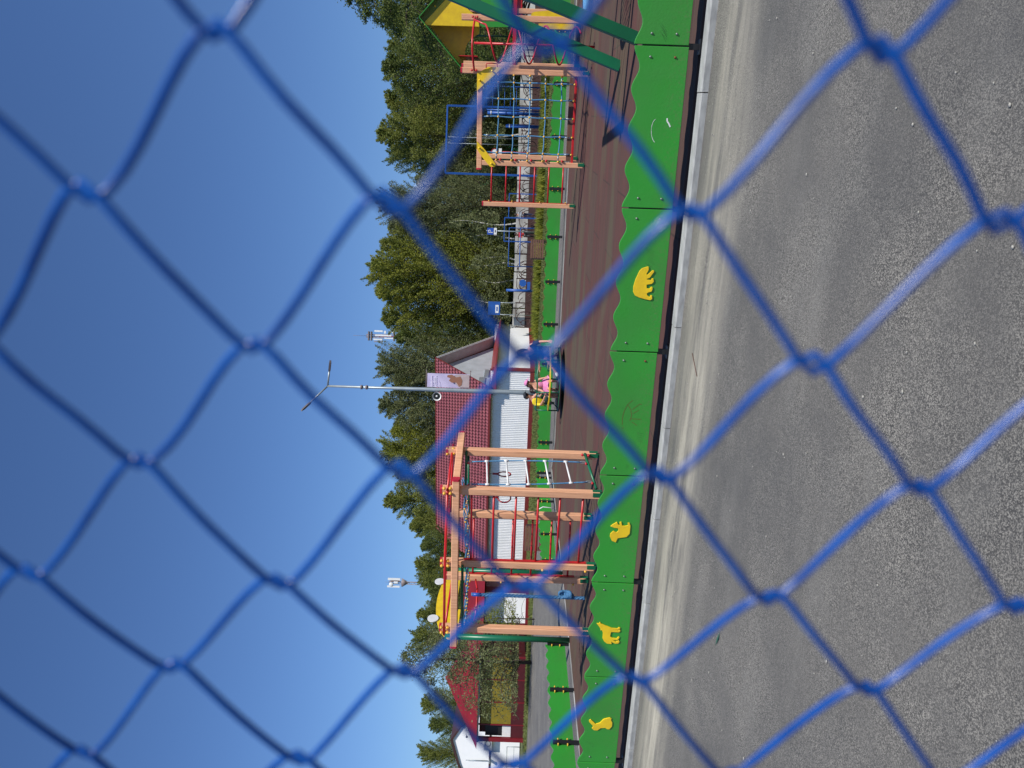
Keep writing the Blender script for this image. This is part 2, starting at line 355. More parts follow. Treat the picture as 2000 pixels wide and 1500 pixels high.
hare = [(645,1098),(660,1092),(685,1115),(700,1130),(735,1120),(765,1090),(800,1080),(820,1077),(834,1085),(827,1095),(840,1120),(836,1150),(815,1174),(795,1173),(780,1162),(740,1165),(715,1184),(685,1182),(668,1166),(680,1150),(670,1138),(645,1112)]
emb = {3: [(1100+x/5, 380+y/5) for x, y in bear], 5: [(700+x/3.333, 820+y/3.333) for x, y in squir],
       6: [(1020+x/6.82, 1060+y/6.82) for x, y in wolf], 7: [(1000+x/4.285, 1150+y/4.285) for x, y in hare]}
enames = {3: 'bear_cutout', 5: 'squirrel_cutout', 6: 'wolf_cutout', 7: 'hare_cutout'}
for i in range(9):
    s1, s0 = near_s[i], near_s[i+1]; L = s1-s0
    zj = .004*math.sin(i*1.7)
    pm = MB().prism([(x, z+zj) for x, z in wave_panel(L)], (P(s0, TB), D, Z), .018)
    pn = pm.build('panel', 'board', fence)
    bv = pn.modifiers.new('edge', 'BEVEL'); bv.width = .004; bv.segments = 2; bv.limit_method = 'ANGLE'
    if i in names: pn['label'] = 'green wavy board carrying a %s' % names[i]
    for sx in (s0+.09, s1-.09):
        for z in (.21, .42):
            rb = (i in (2, 4) and sx > s0+.5 and z < .3)
            MB().sph(P(sx, TB-.010, z+zj), .011, 10, 6).build('bolt', 'rust' if rb else 'bolt', pn)
    if i in emb:
        pts = [on_board(x, y, TB-.015) for x, y in emb[i]]
        em = MB().prism(pts, (P(0, TB-.015), D, Z), .011).build(enames[i], 'yellow', pn)
        bv = em.modifiers.new('edge', 'BEVEL'); bv.width = .0025; bv.segments = 2; bv.limit_method = 'ANGLE'
def stroke(mb, pix, w, t0=TB-.0102):
    pts = [on_board(x, y, t0) for x, y in pix]
    for (a, b) in zip(pts[:-1], pts[1:]):
        d = V((b[0]-a[0], b[1]-a[1])); 
        if d.length < 1e-5: continue
        nn = V((-d.y, d.x)).normalized()*w/2
        q = [(a[0]-nn.x, a[1]-nn.y), (b[0]-nn.x, b[1]-nn.y), (b[0]+nn.x, b[1]+nn.y), (a[0]+nn.x, a[1]+nn.y)]
        mb.add([P(x, t0, z) for x, z in q], [(0, 1, 2, 3)])
panels = [o for o in COL.objects if o.parent == fence and o.name.startswith('panel')]
sm = MB(); rnd = random.Random(3)
arc = [(1276+10*math.cos(a)+2, 255+24*math.sin(a)) for a in [2.0+.16*k for k in range(15)]]
arc = [(1283-11*math.sin(a), 334-100+24*(-math.cos(a))+22) for a in [.25+.19*k for k in range(14)]]
for k in range(0, len(arc)-1):
    stroke(sm, [arc[k], (arc[k][0]+(arc[k+1][0]-arc[k][0])*1.0, arc[k][1]+(arc[k+1][1]-arc[k][1])*1.0)], .0026+.002*rnd.random())
sm.build('scratch_mark', 'white', panels[2]); sm = MB()
stroke(sm, [(1303, 231), (1303, 237), (1306, 241), (1309, 248)], .012); sm.build('scratch_mark', 'white', panels[2])

sc2 = MB()
for x0, y0, n_, dx, dy, sp in ((1292, 46, 6, 10, 16, 4), (1262, 483, 7, 14, 9, 5), (1246, 845, 5, 10, 3, 4)):
    for k in range(n_):
        sc2 = MB(); stroke(sc2, [(x0+rnd.uniform(-3, 3), y0+k*sp), (x0+dx+rnd.uniform(-3, 3), y0+k*sp+dy)], .002); sc2.build('scuff_mark', 'scuff', panels[{46: 1, 483: 3, 845: 4}[y0]])
gh = MB()                                     # outline left by the missing animal
for pth in ([(1236,782),(1226,790),(1219,803),(1216,815),(1215,830)], [(1226,790),(1232,800),(1234,812),(1230,822)], [(1235,800),(1250,789),(1254,790)], [(1236,808),(1248,801)], [(1232,818),(1252,819)], [(1234,824),(1244,831)], [(1218,834),(1214,838)]):
    gh = MB(); stroke(gh, pth, .004); gh.build('scuff_mark', 'rust', panels[4])
for s0 in near_s:
    pm = MB().box(P(s0, TB+.032, .23), D*.024, N*.020, Z*.26).box(P(s0, TB+.032, .004), D*.06, N*.05, Z*.006)
    pm.build('post', 'black', fence)

def side_fence(name, label, pts, gaps=(), face=1, lo=.10, hi=.55):
    f = thing(name, label, 'fence', pts[0])
    for i in range(len(pts)-1):
        a, b = pts[i], pts[i+1]; d = (b-a); L = d.length; d.normalize(); nrm = V((d.y, -d.x, 0))*face
        pn = MB().prism(wave_panel(L, 4, lo, hi), (a-nrm*.03, d, Z), .018).build('panel', 'board', f)
    for i, a in enumerate(pts):
        d = (pts[min(i+1, len(pts)-1)]-pts[max(i-1, 0)]).normalized(); nrm = V((d.y, -d.x, 0))*face
        po = MB().box(a+Z*.25, d*.042, nrm*.022, Z*.25).build('post', 'black', f)
        for z in (.22, .40):
            for sx in (-.065, .065):
                if (i == 0 and sx < 0) or (i == len(pts)-1 and sx > 0): continue
                MB().tube([a+d*sx-nrm*.02+Z*z, a+d*sx+nrm*.02+Z*z], .012, 8).sph(a+d*sx+nrm*.025+Z*z, .016, 8, 5).build('bolt', 'ybolt', po)
    return f
# far line: intersection of the viewing direction with the measured line
fa, fb = V((9.47, 23.27, 0)), V((-3.16, 26.6, 0))
def far_pt(py):
    a, _ = ray(1100, py); d = fb-fa; k = (a*fa.y-fa.x)/(d.x-a*d.y); return fa+d*k
fpts = [far_pt(y) for y in (-48, 58, 163, 267, 369, 463, 551, 634, 712, 788, 865, 925)]
side_fence('low_fence', 'far low fence of green wavy boards with black posts behind the roundabout', fpts, face=-1)
fl = [fpts[-1]+V((-.12, -.35, 0)), V((-3.8, 24.3, 0)), V((-4.45, 22.2, 0)), V((-4.9, 20.75, 0))]
side_fence('low_fence', 'short bright green wavy fence behind the ladder frame, left of the far corner', fl, face=-1)
fl2 = [gr(1112, 1258.5), gr(1121, 1348), gr(1131, 1451), gr(1144, 1570)]
side_fence('low_fence', 'bright green wavy fence at the left, starting at the entrance arch', fl2, face=-1)

# ------------------------------------------------------------------ playground timber helpers
def bolt(par, p, d, m='ybolt', r=.022):
    d = V(d).normalized(); return MB().tube([V(p), V(p)+d*.03], r*.7, 8).sph(V(p)+d*.035, r, 8, 5).build('bolt', m, par)
def post(par, x, y, h, w=.115, cap=True, z0=.06, shoe=True, m='wood'):
    b = V((x, y, 0))
    po = MB().bar(b+Z*z0, b+Z*h, w, w, up=N, ch=.010).build('post', m, par)
    if cap: MB().bar(b+Z*h, b+Z*(h+.035), w*1.06, w*1.06, up=N, ch=.02).build('post_cap', 'redcap', po)
    if shoe:
        MB().box(b+Z*.03, D*.03, N*.03, Z*.032).box(b-N*(w/2+.004)+D*.02+Z*.10, D*.035, N*.004, Z*.07).box(b+D*(w/2+.004)+Z*.10, N*.035, D*.004, Z*.07).build('post_shoe', 'dkgreen', po)
    return po
def beam(par, p0, p1, w=.115, capends=(1, 1), h=None):
    p0, p1 = V(p0), V(p1); d = (p1-p0).normalized()
    bm_ = MB().bar(p0, p1, w, h or w, up=Z, ch=.01).build('beam', 'wood', par)
    for e, p, s in ((capends[0], p0, -1), (capends[1], p1, 1)):
        if e: MB().bar(p, p+d*s*.035, w*1.05, (h or w)*1.05, up=Z, ch=.02).build('end_cap', 'redcap', bm_)
    return bm_
def pipe(par, pts, r, m, name='rail', n=10): return MB().tube(pts, r, n).build(name, m, par)

# ------------------------------------------------------------------ left climbing frame
cf = thing('climbing_frame', 'salmon timber climbing frame with red rungs, rope ladder and knotted rope', 'climbing frame', (-2.6, 12.3, 0))
def xy(py, Y): a, _ = ray(1050, py); return a*Y, Y
p1 = xy(886, 12.45); p2 = xy(962, 11.75); p3 = xy(1103, 12.25); p6 = xy(1231, 12.6); p4 = xy(1130, 13.3); p5 = xy(1007, 13.0)
def topz(px, py, Y): return at(px, py, Y).z
post(cf, *p1, topz(876, 880, p1[1])); post(cf, *p2, topz(864, 957, p2[1])); post(cf, *p3, topz(864, 1094, p3[1]))
post(cf, *p6, topz(862, 1225, p6[1])); post(cf, *p4, topz(873, 1122, p4[1])); post(cf, *p5, topz(879, 1000, p5[1]))
PP = [V((q[0], q[1], 0)) for q in (p1, p2, p3, p4, p5, p6)]
# front beam on the near faces of the posts
fbA = at(891, 938, 11.62); fbB = at(886, 1259, 12.50); beam(cf, fbA, fbB, .115)
sb0 = at(902, 850, 12.72); sb1 = at(892, 938, 11.72); beam(cf, sb0, sb1, .115, (1, 0))
# red handrails over the beams
h1 = at(874, 957, 11.66); h2 = at(869, 1098, 12.1); h3 = at(867, 1240, 12.5); h0 = at(885, 868, 12.6)
pipe(cf, [h0, h1], .019, 'red'); pipe(cf, [h1, h2, h3], .022, 'red')
pipe(cf, [at(885, 868, 12.62), at(880, 1000, 12.9)], .019, 'red'); pipe(cf, [h3+V((0, 0, 0)), at(884, 1125, 13.25)], .02, 'red')
for q, Yq in ((880, 12.5), (957, 11.7), (1098, 12.2), (1228, 12.55)):
    for dx, dy in ((-6, -5), (6, -5), (-6, 5), (6, 5)):
        px0 = {880: 880, 957: 874, 1098: 869, 1228: 868}[q]
        bolt(cf, at(px0+dx, q+dy, Yq-.06), -N, 'ybolt', .026)
# red rung ladder between P2 and P3, and the back one between P5 and P4
def rungs(par, a, b, zs, r=.017, flat=True):
    d = (b-a).normalized(); a1, b1 = a+d*.07, b-d*.07
    for z in zs: MB().tube([a1+Z*z, b1+Z*z], r, 8).build('rung', 'red', par)
    if flat:
        for e, s in ((a1, 1), (b1, -1)):
            MB().box(e+Z*(zs[0]+zs[-1])/2, d*.004, d.cross(Z)*.028, Z*((zs[0]-zs[-1])/2+.12)).build('side_strap', 'red', par)
A, B = PP[1]+N*0, PP[2]+N*0
zs = [at(px, 1000, 11.95).z for px in (921, 964, 1007, 1050, 1092, 1136)]
rungs(cf, A, B, zs)
for z in (zs[1]-.1, (zs[3]+zs[4])/2+.05, zs[5]-.12): bolt(cf, B-D*.06-N*.03+Z*z, -N, 'ybolt', .022)
zs2 = [at(px, 1050, 13.15).z for px in (925, 962, 1001, 1039, 1076, 1112)]
rungs(cf, PP[4], PP[3], zs2)
for z in (zs2[0]+.05, (zs2[1]+zs2[2])/2, (zs2[4]+zs2[3])/2, zs2[5]-.1): bolt(cf, PP[3]-D*.06-N*.03+Z*z, -N, 'ybolt', .02)
# green bars carrying the ladder, rings and rope
g0 = at(911, 882, 12.4); g1_ = at(909, 962, 11.8); pipe(cf, [g0, g1_], .022, 'dkgreen')
pipe(cf, [at(915, 890, 12.55), at(916, 1003, 12.9)], .02, 'dkgreen')
pipe(cf, [at(903, 1103, 12.2), at(903, 1225, 12.55)], .022, 'dkgreen')
lb0 = at(1142, 886, 12.38); lb1 = at(1165, 955, 11.85); pipe(cf, [lb0, lb1], .022, 'dkgreen')
for p in (at(1137, 887, 12.36), at(1149, 888, 12.36)): bolt(cf, p, -N, 'rbolt', .022)
# rope ladder
rl = MB(); 
def ladder_pt(f, k):                          # f along the green bar, k from top to foot
    t = g0.lerp(g1_, f); b = lb0.lerp(lb1, f); return t.lerp(b, k)+(g0-g1_).normalized()*(.03*math.sin(math.pi*k)*(1 if f < .5 else -1))
r1 = MB().tube([ladder_pt(.26, k/20) for k in range(1, 20)], .011, 8); r1.build('rope', 'rope', cf)
r2 = MB().tube([ladder_pt(.80, k/20) for k in range(1, 20)], .011, 8); r2.build('rope', 'rope', cf)
for f in (.26, .80):
    for k0 in (.04, .96):
        c0 = ladder_pt(f, k0); ln = [c0+V((.014*math.cos(a), 0, .05*math.sin(a)*1.0)) for a in [2*math.pi*i/12 for i in range(12)]]
        MB().tube(ln, .007, 6, closed=True).build('shackle', 'galv', cf)
    bolt(cf, ladder_pt(f, .985)-N*.02, -N, 'rbolt', .02); bolt(cf, ladder_pt(f, .02)-N*.02, -N, 'rbolt', .02)
for k in (.17, .33, .49, .65, .82):
    a, b = ladder_pt(.26, k), ladder_pt(.80, k); d = (b-a).normalized()
    MB().tube([a, b], .015, 8).tube([a-Z*.035, a+Z*.035], .018, 8).tube([b-Z*.035, b+Z*.035], .018, 8).build('rung', 'white', cf)
# hanging rings
for (px, py, Y, rw) in ((962, 926, 12.7, .028), (962, 972, 12.75, .07)):
    c0 = at(px+23, py, Y); top = at(914, py, Y)
    MB().tube([top, c0+Z*.2], .004, 5).build('ring_chain', 'black', cf)
    MB().tube([c0+V((rw*math.cos(a), .085*math.cos(a), .11*math.sin(a))) for a in [2*math.pi*i/18 for i in range(18)]], .012, 7, closed=True).tube([c0+Z*.1, c0+Z*.2], .018, 6).build('gym_ring', 'dkred', cf)
# climbing net seen edge-on between the beams
net = MB()
e0, e1 = at(905, 940, 12.0), at(908, 1235, 12.75)
for j in range(4):
    q0, q1 = e0+V((0, .28*j-.1, .02*math.sin(j))), e1+V((0, .20*j-.1, .02))
    pts = [q0.lerp(q1, k/30)+Z*(-.05*math.sin(math.pi*k/30)+.02*math.sin(k*1.3+j)) for k in range(31)]
    net.tube(pts, .010, 6)
for k in range(1, 12):
    q = [(e0+V((0, .28*j-.1, 0))).lerp(e1+V((0, .2*j-.1, 0)), k/12)-Z*.05*math.sin(math.pi*k/12) for j in range(4)]
    net.tube(q, .009, 6)
nt = net.build('climbing_net', 'rope', cf)
kn = MB()
for k in range(1, 12):
    for j in range(4):
        kn.sph((e0+V((0, .28*j-.1, 0))).lerp(e1+V((0, .2*j-.1, 0)), k/12)-Z*.05*math.sin(math.pi*k/12), .02, 7, 5)
kn.build('net_joints', 'ybolt', nt)
# knotted climbing rope: three twisted strands
rt = at(921, 1161, 12.2); rb_ = at(1142, 1162, 12.2)
hk = MB().tube([rt+Z*.10+V((.03*math.cos(a), 0, .045*math.sin(a))) for a in [2*math.pi*i/12 for i in range(12)]], .007, 6, closed=True)
hk.build('shackle', 'black', cf)
Lr = (rt-rb_).length; st3 = MB()
for q in range(3):
    st3.tube([rt-Z*(Lr*k/150)+V((.014*math.cos(k*.42+q*2.094), .014*math.sin(k*.42+q*2.094), 0)) for k in range(151)], .0165, 7)
M['rope2'] = mat('heavy rope', (.06, .20, .38), .75, (.02, .08, .18), 50, .8, .6, 150)
cr = st3.build('climbing_rope', 'rope2', cf)
kc = rb_+Z*.30; kt = MB()
for q in range(5):
    tl = R(-35+14*q); ax = Matrix.Rotation(tl, 3, 'Y') @ Matrix.Rotation(R(20*q), 3, 'X')
    kt.tube([kc+Z*(.035*(q-2))+ax @ V((.052*math.cos(a), .05*math.sin(a), .018*math.sin(2*a))) for a in [2*math.pi*i/16 for i in range(16)]], .022, 8, closed=True)
kt.build('knot', 'rope2', cr); MB().tube([rt-Z*.02, rt-Z*.16], .03, 10).build('rope_sleeve', 'signblue', cr)
# bowed red grab rail low on the back
pipe(cf, [at(929, 1132, 13.2), at(932, 1150, 13.0), at(931, 1180, 12.9), at(929, 1200, 12.8), at(926, 1212, 12.8)], .018, 'red', 'grab_rail')

# ------------------------------------------------------------------ entrance arch behind it
ar = thing('entrance_arch', 'green entrance arch topped by a rounded yellow board with white ears', 'arch', gr(1112, 1246))
aL = at(1000, 1247, 16.9); aL.z = 0; aR = at(1000, 1117, 19.6); aR.z = 0
zt = at(868, 1244, 16.9).z; hR = at(872, 1116, 19.6).z
for p, z in ((aL, zt), (aR, zt)): MB().tube([p, p+Z*z], .065, 14).build('pole', 'dkgreen', ar)
dA = (aR-aL); LA = dA.length; dA.normalize()
arcp = [(-.12, zt-.18), (LA+.12, zt-.18)] + [(LA/2+(LA/2+.12)*math.cos(a), zt-.18+.50*math.sin(a)) for a in [math.pi*i/24 for i in range(1, 24)]]
nA = dA.cross(Z); MB().prism(arcp, (aL-Z*0, dA, Z), .03).build('arch_board', 'yellow', ar)
for f in (.22, .78):
    cc = aL+dA*(LA*f)+Z*(zt+.33)
    MB().prism([(.14*math.cos(a), .13*math.sin(a)) for a in [2*math.pi*i/20 for i in range(20)]], (cc+nA*.03, dA, Z), .02).build('ear', 'white', ar)
MB().prism([(0, 0), (LA*.2, .05), (LA*.35, .0), (LA*.35, -.05), (0, -.05)], (aL+Z*(zt-.24)+nA*.04, dA, Z), .02).build('arch_trim', 'yellow', ar)
MB().bar(aL-dA*.22+Z*(zt-.30), aL-dA*.03+Z*(zt-.26), .10, .04).build('arch_trim', 'yellow', ar)

# ------------------------------------------------------------------ right climbing net frame
nf = thing('net_frame', 'salmon timber frame holding a blue rope net, with red rung ladder behind', 'climbing frame', (5.6, 17.2, 0))
nl = V((*xy(321, 16.95), 0)); nr = V((*xy(142, 16.4), 0)); lp = V((*xy(401, 19.3), 0)); bp_ = V((*xy(308, 18.95), 0))
zb = at(936, 321, 16.95).z
post(nf, nl.x, nl.y, zb-.06, cap=False); post(nf, nr.x, nr.y, at(903, 137, 16.4).z, .12)
post(nf, lp.x, lp.y, at(944, 397, 19.3).z); post(nf, bp_.x, bp_.y, at(950, 305, 18.95).z, cap=False)
back = V((*xy(134, 17.3), 0)); post(nf, back.x, back.y, at(905, 128, 17.3).z)
bL = nl+(nl-nr).normalized()*.12+Z*zb; bR = nr+Z*(zb+.02); beam(nf, bL-N*.0, bR-N*.0, .115, (1, 0))
dd = (nr-nl).normalized()
rungs(nf, lp, bp_, [at(px, 395, 19.3).z for px in (959, 987, 1014, 1042, 1069.5, 1097)], .02, flat=False)
MB().box((lp+bp_)/2*0+lp-dd*.0+(bp_-lp).normalized()*.065+Z*1.3, dd*.004, N*.03, Z*1.1).build('side_strap', 'red', nf)
MB().box(bp_-D*.06+N*0+Z*1.25, D*.004, N*.05, Z*.95).build('side_panel', 'dkgreen', nf)
for px in (955, 1000, 1054, 1104): bolt(nf, lp+V((.075, -.05, at(px, 395, 19.3).z)), -N, 'ybolt', .02)
for fr, s in (((bL+(bR-bL).normalized()*.02), 1), ((bR-(bR-bL).normalized()*.0), -1)):     # corner braces
    o = fr-N*.075
    if s > 0: br = MB().prism([(.56, .06), (.38, -.13), (.09, -.37), (.02, -.37), (.02, -.25), (.24, -.05), (.40, .06)], (o, dd, Z), .018)
    else: br = MB().prism([(-.06, .06), (.08, -.18), (.08, -.50), (-.42, .06)], (o, dd, Z), .018)
    b_ = br.build('corner_brace', 'yellow', nf)
    for (x, z) in (((.42, -.0), (.09, -.28)) if s > 0 else ((-.20, .0), (.0, -.27))): bolt(b_, o-N*.01+dd*x+Z*z, -N, 'yellow', .025)
# rope net
nv = [176, 214, 256, 293, ]
L_ = (nr-nl).length; zlo = at(1120, 250, 16.7).z
vs_ = [.30, .50, .72, .92, ]
uu = [L_*(.055+.178*k)+.02 for k in range(1, 6)]; uu = [.22, .56, .90, 1.24, 1.58][:5]
uu = [L_*f for f in (.12, .31, .515, .71, .885)]
zz = [at(px, 240, 16.7).z for px in (971, 1001, 1032, 1062, 1093)]
bz = at(1119, 240, 16.7).z; N0 = nl-N*.02
def npt(u, z): return N0+dd*u+Z*z+N*(.012*math.sin(u*9+z*7))
rp_ = MB()
for u in uu: rp_.tube([npt(u+.008*math.sin(k*1.1+u*5), (zb-.07)+(bz+.03-(zb-.07))*k/18) for k in range(19)], .014, 7)
for z in zz: rp_.tube([npt(.06+(L_-.12)*k/18, z-.025*math.sin(math.pi*k/18)+.006*math.sin(k*1.3)) for k in range(19)], .014, 7)
rn = rp_.build('rope_net', 'rope', nf); jt = MB(); fx = MB()
for u in uu:
    for z in zz: jt.sph(npt(u, z-.02*math.sin(math.pi*u/L_)), .026, 8, 6)
    for z in (zb-.18, bz+.12): MB().tube([npt(u, z-.04), npt(u, z+.04)], .016, 8).build('rope_ferrule', 'galv', rn)
for z in zz:
    for u in (.15, L_-.15): MB().tube([npt(u-.04, z), npt(u+.04, z)], .016, 8).build('rope_ferrule', 'galv', rn)
jt.build('net_joints', 'ybolt', rn)
for z in zz:
    bolt(nf, nl-N*.05+dd*.075+Z*z, -N, 'ybolt', .026); bolt(nf, nr-N*.05-dd*.075+Z*z, -N, 'ybolt', .026); bolt(nf, nl-N*.04+dd*.085+Z*(z-.09), -N, 'rbolt', .03)
for u in uu: bolt(nf, npt(u, bz+.01)-N*.02, -N, 'ybolt', .024)
MB().bar(nl+dd*.05+Z*(bz-.02), nr-dd*.05+Z*(bz-.02), .05, .05, up=Z).build('lower_bar', 'red', nf)
MB().bar(nl+dd*.05+N*.6+Z*.35, nr-dd*.05+N*.6+Z*.35, .06, .12, up=Z).build('step_board', 'brown', nf)

# ------------------------------------------------------------------ spiral climber between two posts
sp = thing('spiral_climber', 'red spiral climbing pole hung between two salmon posts, by the yellow gable tower', 'climbing pole', V((*xy(88, 15.6), 0)))
q2 = V((*xy(38, 16.3), 0)); post(sp, q2.x, q2.y, at(902, 33, 16.3).z, .125, cap=False)
pc = V((*xy(88, 15.6), 0)); pt_z = at(926, 84, 15.6).z
MB().tube([pc, pc+Z*pt_z], .024, 10).build('pole', 'red', sp)
tp = []
n_t = 3.15; z0, z1 = at(1132, 88, 15.6).z, at(945, 84, 15.6).z
for k in range(121):
    f = k/120; a = -1.2+2*math.pi*n_t*f
    tp.append(pc+V((.38*math.cos(a), .30*math.sin(a), z0+(z1-z0)*f)))
MB().tube(tp, .019, 8).build('spiral', 'red', sp)
hl = nr+Z*(at(926, 137, 16.3).z)-N*.08; hr = q2+Z*(at(928, 32, 16.2).z)-N*.08
MB().tube([hl+(hr-hl)*(k/16)-N*.35*math.sin(math.pi*k/16)+Z*.03*math.sin(math.pi*k/16) for k in range(17)], .022, 8).build('hanger_rail', 'red', sp)
for p in (hl, hr):
    for dz in (-.05, .05): bolt(sp, p+Z*dz, -N, 'rbolt', .026)
MB().tube([tp[-1], tp[-1].lerp(hr, .6)+Z*.1, hr], .019, 8).build('spiral_end', 'red', sp)
gh_ = nr+N*0; hz = at(950, 132, 16.4).z
MB().tube([nr-N*.07+dd*.06+Z*(hz-.0), nr-N*.07+dd*.15+Z*hz, nr-N*.07+dd*.16+Z*(hz-.12), nr-N*.07+dd*.15+Z*(hz-.24), nr-N*.07+dd*.06+Z*(hz-.25)], .012, 7).build('grab_handle', 'red', sp)

# ------------------------------------------------------------------ tower with gabled roof
tw = thing('play_tower', 'play tower with green gabled roof, yellow gables and red platform edge', 'play tower', (8.2, 19.3, 0))
TA = V((*xy(128, 19.2), 0)); W_ = 2.55; T2 = TA+D*1.25; TR = TA+D*2.5
eav = at(897, 132, 19.1).z; apz = at(824, 36, 18.9).z
post(tw, T2.x, T2.y, at(860, 57, T2.y).z, .12, cap=False); post(tw, TA.x, TA.y, eav-.1, .11, cap=False)
for b in (TA+N*1.5, T2+N*1.5, TR+N*1.5, TR): post(tw, b.x, b.y, eav-.1, .11, cap=False)
ap = TA+D*1.25; sl = []
RO = ap-N*.22; (xa_, za_), (xe_, ze_) = [(lambda Yq: ((V((ray(*p)[0]*Yq, Yq, 0))-RO).dot(D), EYE+ray(*p)[1]*Yq))(RO.dot(N)/(ray(*p)[0]*N.x+N.y)) for p in ((819, 33), (903, 134))]
for s in (-1, 1):
    a0 = RO+D*(xa_+s*(xa_-xe_))+Z*ze_; a1 = RO+D*xa_+Z*za_; nn = N*1.35
    th = (a1-a0).normalized().cross(N).normalized()*.018*(-s)
    MB().add([a0, a1, a1+nn, a0+nn, a0+th, a1+th, a1+nn+th, a0+nn+th], [(0, 1, 2, 3), (7, 6, 5, 4), (0, 4, 5, 1), (1, 5, 6, 2), (2, 6, 7, 3), (3, 7, 4, 0)]).build('roof_panel', 'board', tw)
rise = apz-.05-(eav-.02)
def onp(pix, o, ax=D):                         # photo pixels -> coordinates on a vertical plane through o
    n = ax.cross(Z); out = []
    for px, py in pix:
        a, b = ray(px, py); Y = o.dot(n)/V((a, 1, 0)).dot(n); p = V((a*Y, Y, 0)); out.append(((p-o).dot(ax), EYE+b*Y))
    return out
def flat(pix, o, name, m, th=.018, par=None): return MB().prism(onp(pix, o), (o, D, Z), th).build(name, m, par or tw)
flat([(828, 45), (868, 2), (905, -38), (925, -60), (935, -62), (912, -30), (903, -10), (905, 4), (914, 18), (926, 28), (934, 38), (936, 52), (829, 49)], ap-N*.09, 'gable_panel', 'yellow')
flat([(838, 48), (897, 124), (913, 124), (909, 112), (908, 100), (912, 86), (922, 74), (936, 66), (936, 40), (905, -10), (868, 0)], ap+N*.50, 'gable_panel', 'yellow')
for (x, z) in ((.04, apz-.35), (.05, eav-.22)): bolt(tw, ap-N*.04+D*x+Z*z, -N, 'yellow', .024)
pz = at(1003, 60, 19).z
MB().box(ap+N*.75+Z*(pz-.03), D*1.28, N*.75, Z*.03).build('platform', 'darkbrown', tw)
MB().box(ap-N*.07+Z*(pz-.03), D*1.3, N*.012, Z*.045).build('platform_edge', 'red', tw)
MB().box(TA+N*.75+D*.0-D*.07+Z*(pz+.65), N*.68, D*.01, Z*.62).build('side_wall', 'dkred', tw)
MB().box(TA+N*.75+D*.18+Z*(eav-.2), N*.68, D*.01, Z*.25).build('side_wall', 'red', tw)
flat([(941, -60), (939, 0), (938, 29), (999, 29), (999, -60)], ap-N*.08+Z*0, 'front_panel', 'board')
flat([(937, 42), (937, 48), (942, 53), (992, 53), (997, 49), (997, 42)], ap-N*.10, 'front_panel', 'board')
flat([(1005, -60), (1005, 32), (1020, 32), (1020, -60)], ap-N*.03, 'front_panel', 'red')
flat([(1037, 40), (1037, 30), (1039, 25), (1044, 23), (1090, 19), (1112, 28), (1131, 38), (1131, 44)], ap-N*.9, 'play_panel', 'yellow')
flat([(1052, 46), (1052, 56), (1116, 58), (1122, 54), (1120, 46)], ap-N*.25, 'play_panel', 'yellow')
pipe(tw, [TA+D*.78+Z*(pz+1.2)+N*1.4, TA+D*.78+Z*pz+N*1.4], .02, 'dkgreen', 'rail')
for z in (.35, .62): MB().tube([T2-N*.08+Z*(pz+z), T2-N*.17+Z*(pz+z), T2-N*.17+Z*(pz+z+.2), T2-N*.08+Z*(pz+z+.2)], .011, 6).build('grab_handle', 'red', tw)
# ------------------------------------------------------------------ swing with slanted green legs
sw = thing('swing_frame', 'large swing frame with broad slanted dark green legs at the right', 'swing', gr(1209, 130))
l1a = gr(1211, 130); l1b = at(905, 0, l1a.y-.2); l2a = gr(1245, 76); l2b = at(1060, 0, l2a.y-.3)
def extend(a, b, z): d = (b-a)/(b.z-a.z); return a+d*(z-a.z)
T1 = extend(l1a, l1b, 3.1); T2_ = extend(l2a, l2b, 3.1)
for a, b in ((l1a, T1), (l2a, T2_)):
    lg = MB().bar(a+Z*.0, b, .17, .06, up=V((0, -1, 0)), ch=.006).build('leg', 'dkgreen', sw)
    d = (b-a); MB().bar(a+V((2*(b.x-a.x), 0, 0)), b, .17, .06, up=V((0, -1, 0)), ch=.006).build('leg', 'dkgreen', sw)
MB().bar(T1+V((0, .3, -.08)), T2_+V((0, -.3, -.08)), .12, .12, up=Z).build('top_beam', 'dkgreen', sw)

ns = thing('nest_swing', 'round blue rope basket hung from the green swing frame at the right edge', 'swing', V((5.97, 10.6, .58)))
bc_ = V((5.97, 10.6, .58)); MB().tube([bc_+V((.56*math.cos(a), .56*math.sin(a), 0)) for a in [2*math.pi*i/32 for i in range(32)]], .05, 10, closed=True).build('ring', 'rope', ns)
wb = MB()
for k in range(-4, 5):
    x = k*.12; y = math.sqrt(.56**2-x*x)
    wb.tube([bc_+V((x, y*(j/4-1), -.10*(1-(j/4-1)**2)*(1-(x/.56)**2))) for j in range(9)], .011, 6).tube([bc_+V((y*(j/4-1), x, -.10*(1-(j/4-1)**2)*(1-(x/.56)**2)+.01)) for j in range(9)], .011, 6)
wb.build('web', 'rope', ns)
for sx in (-1, 1):
    for sy in (-1, 1): MB().tube([bc_+V((.4*sx, .4*sy, 0)), (T1+T2_)/2+V((0, .35*sy, -.14))], .014, 6).build('hanging_rope', 'rope', ns)
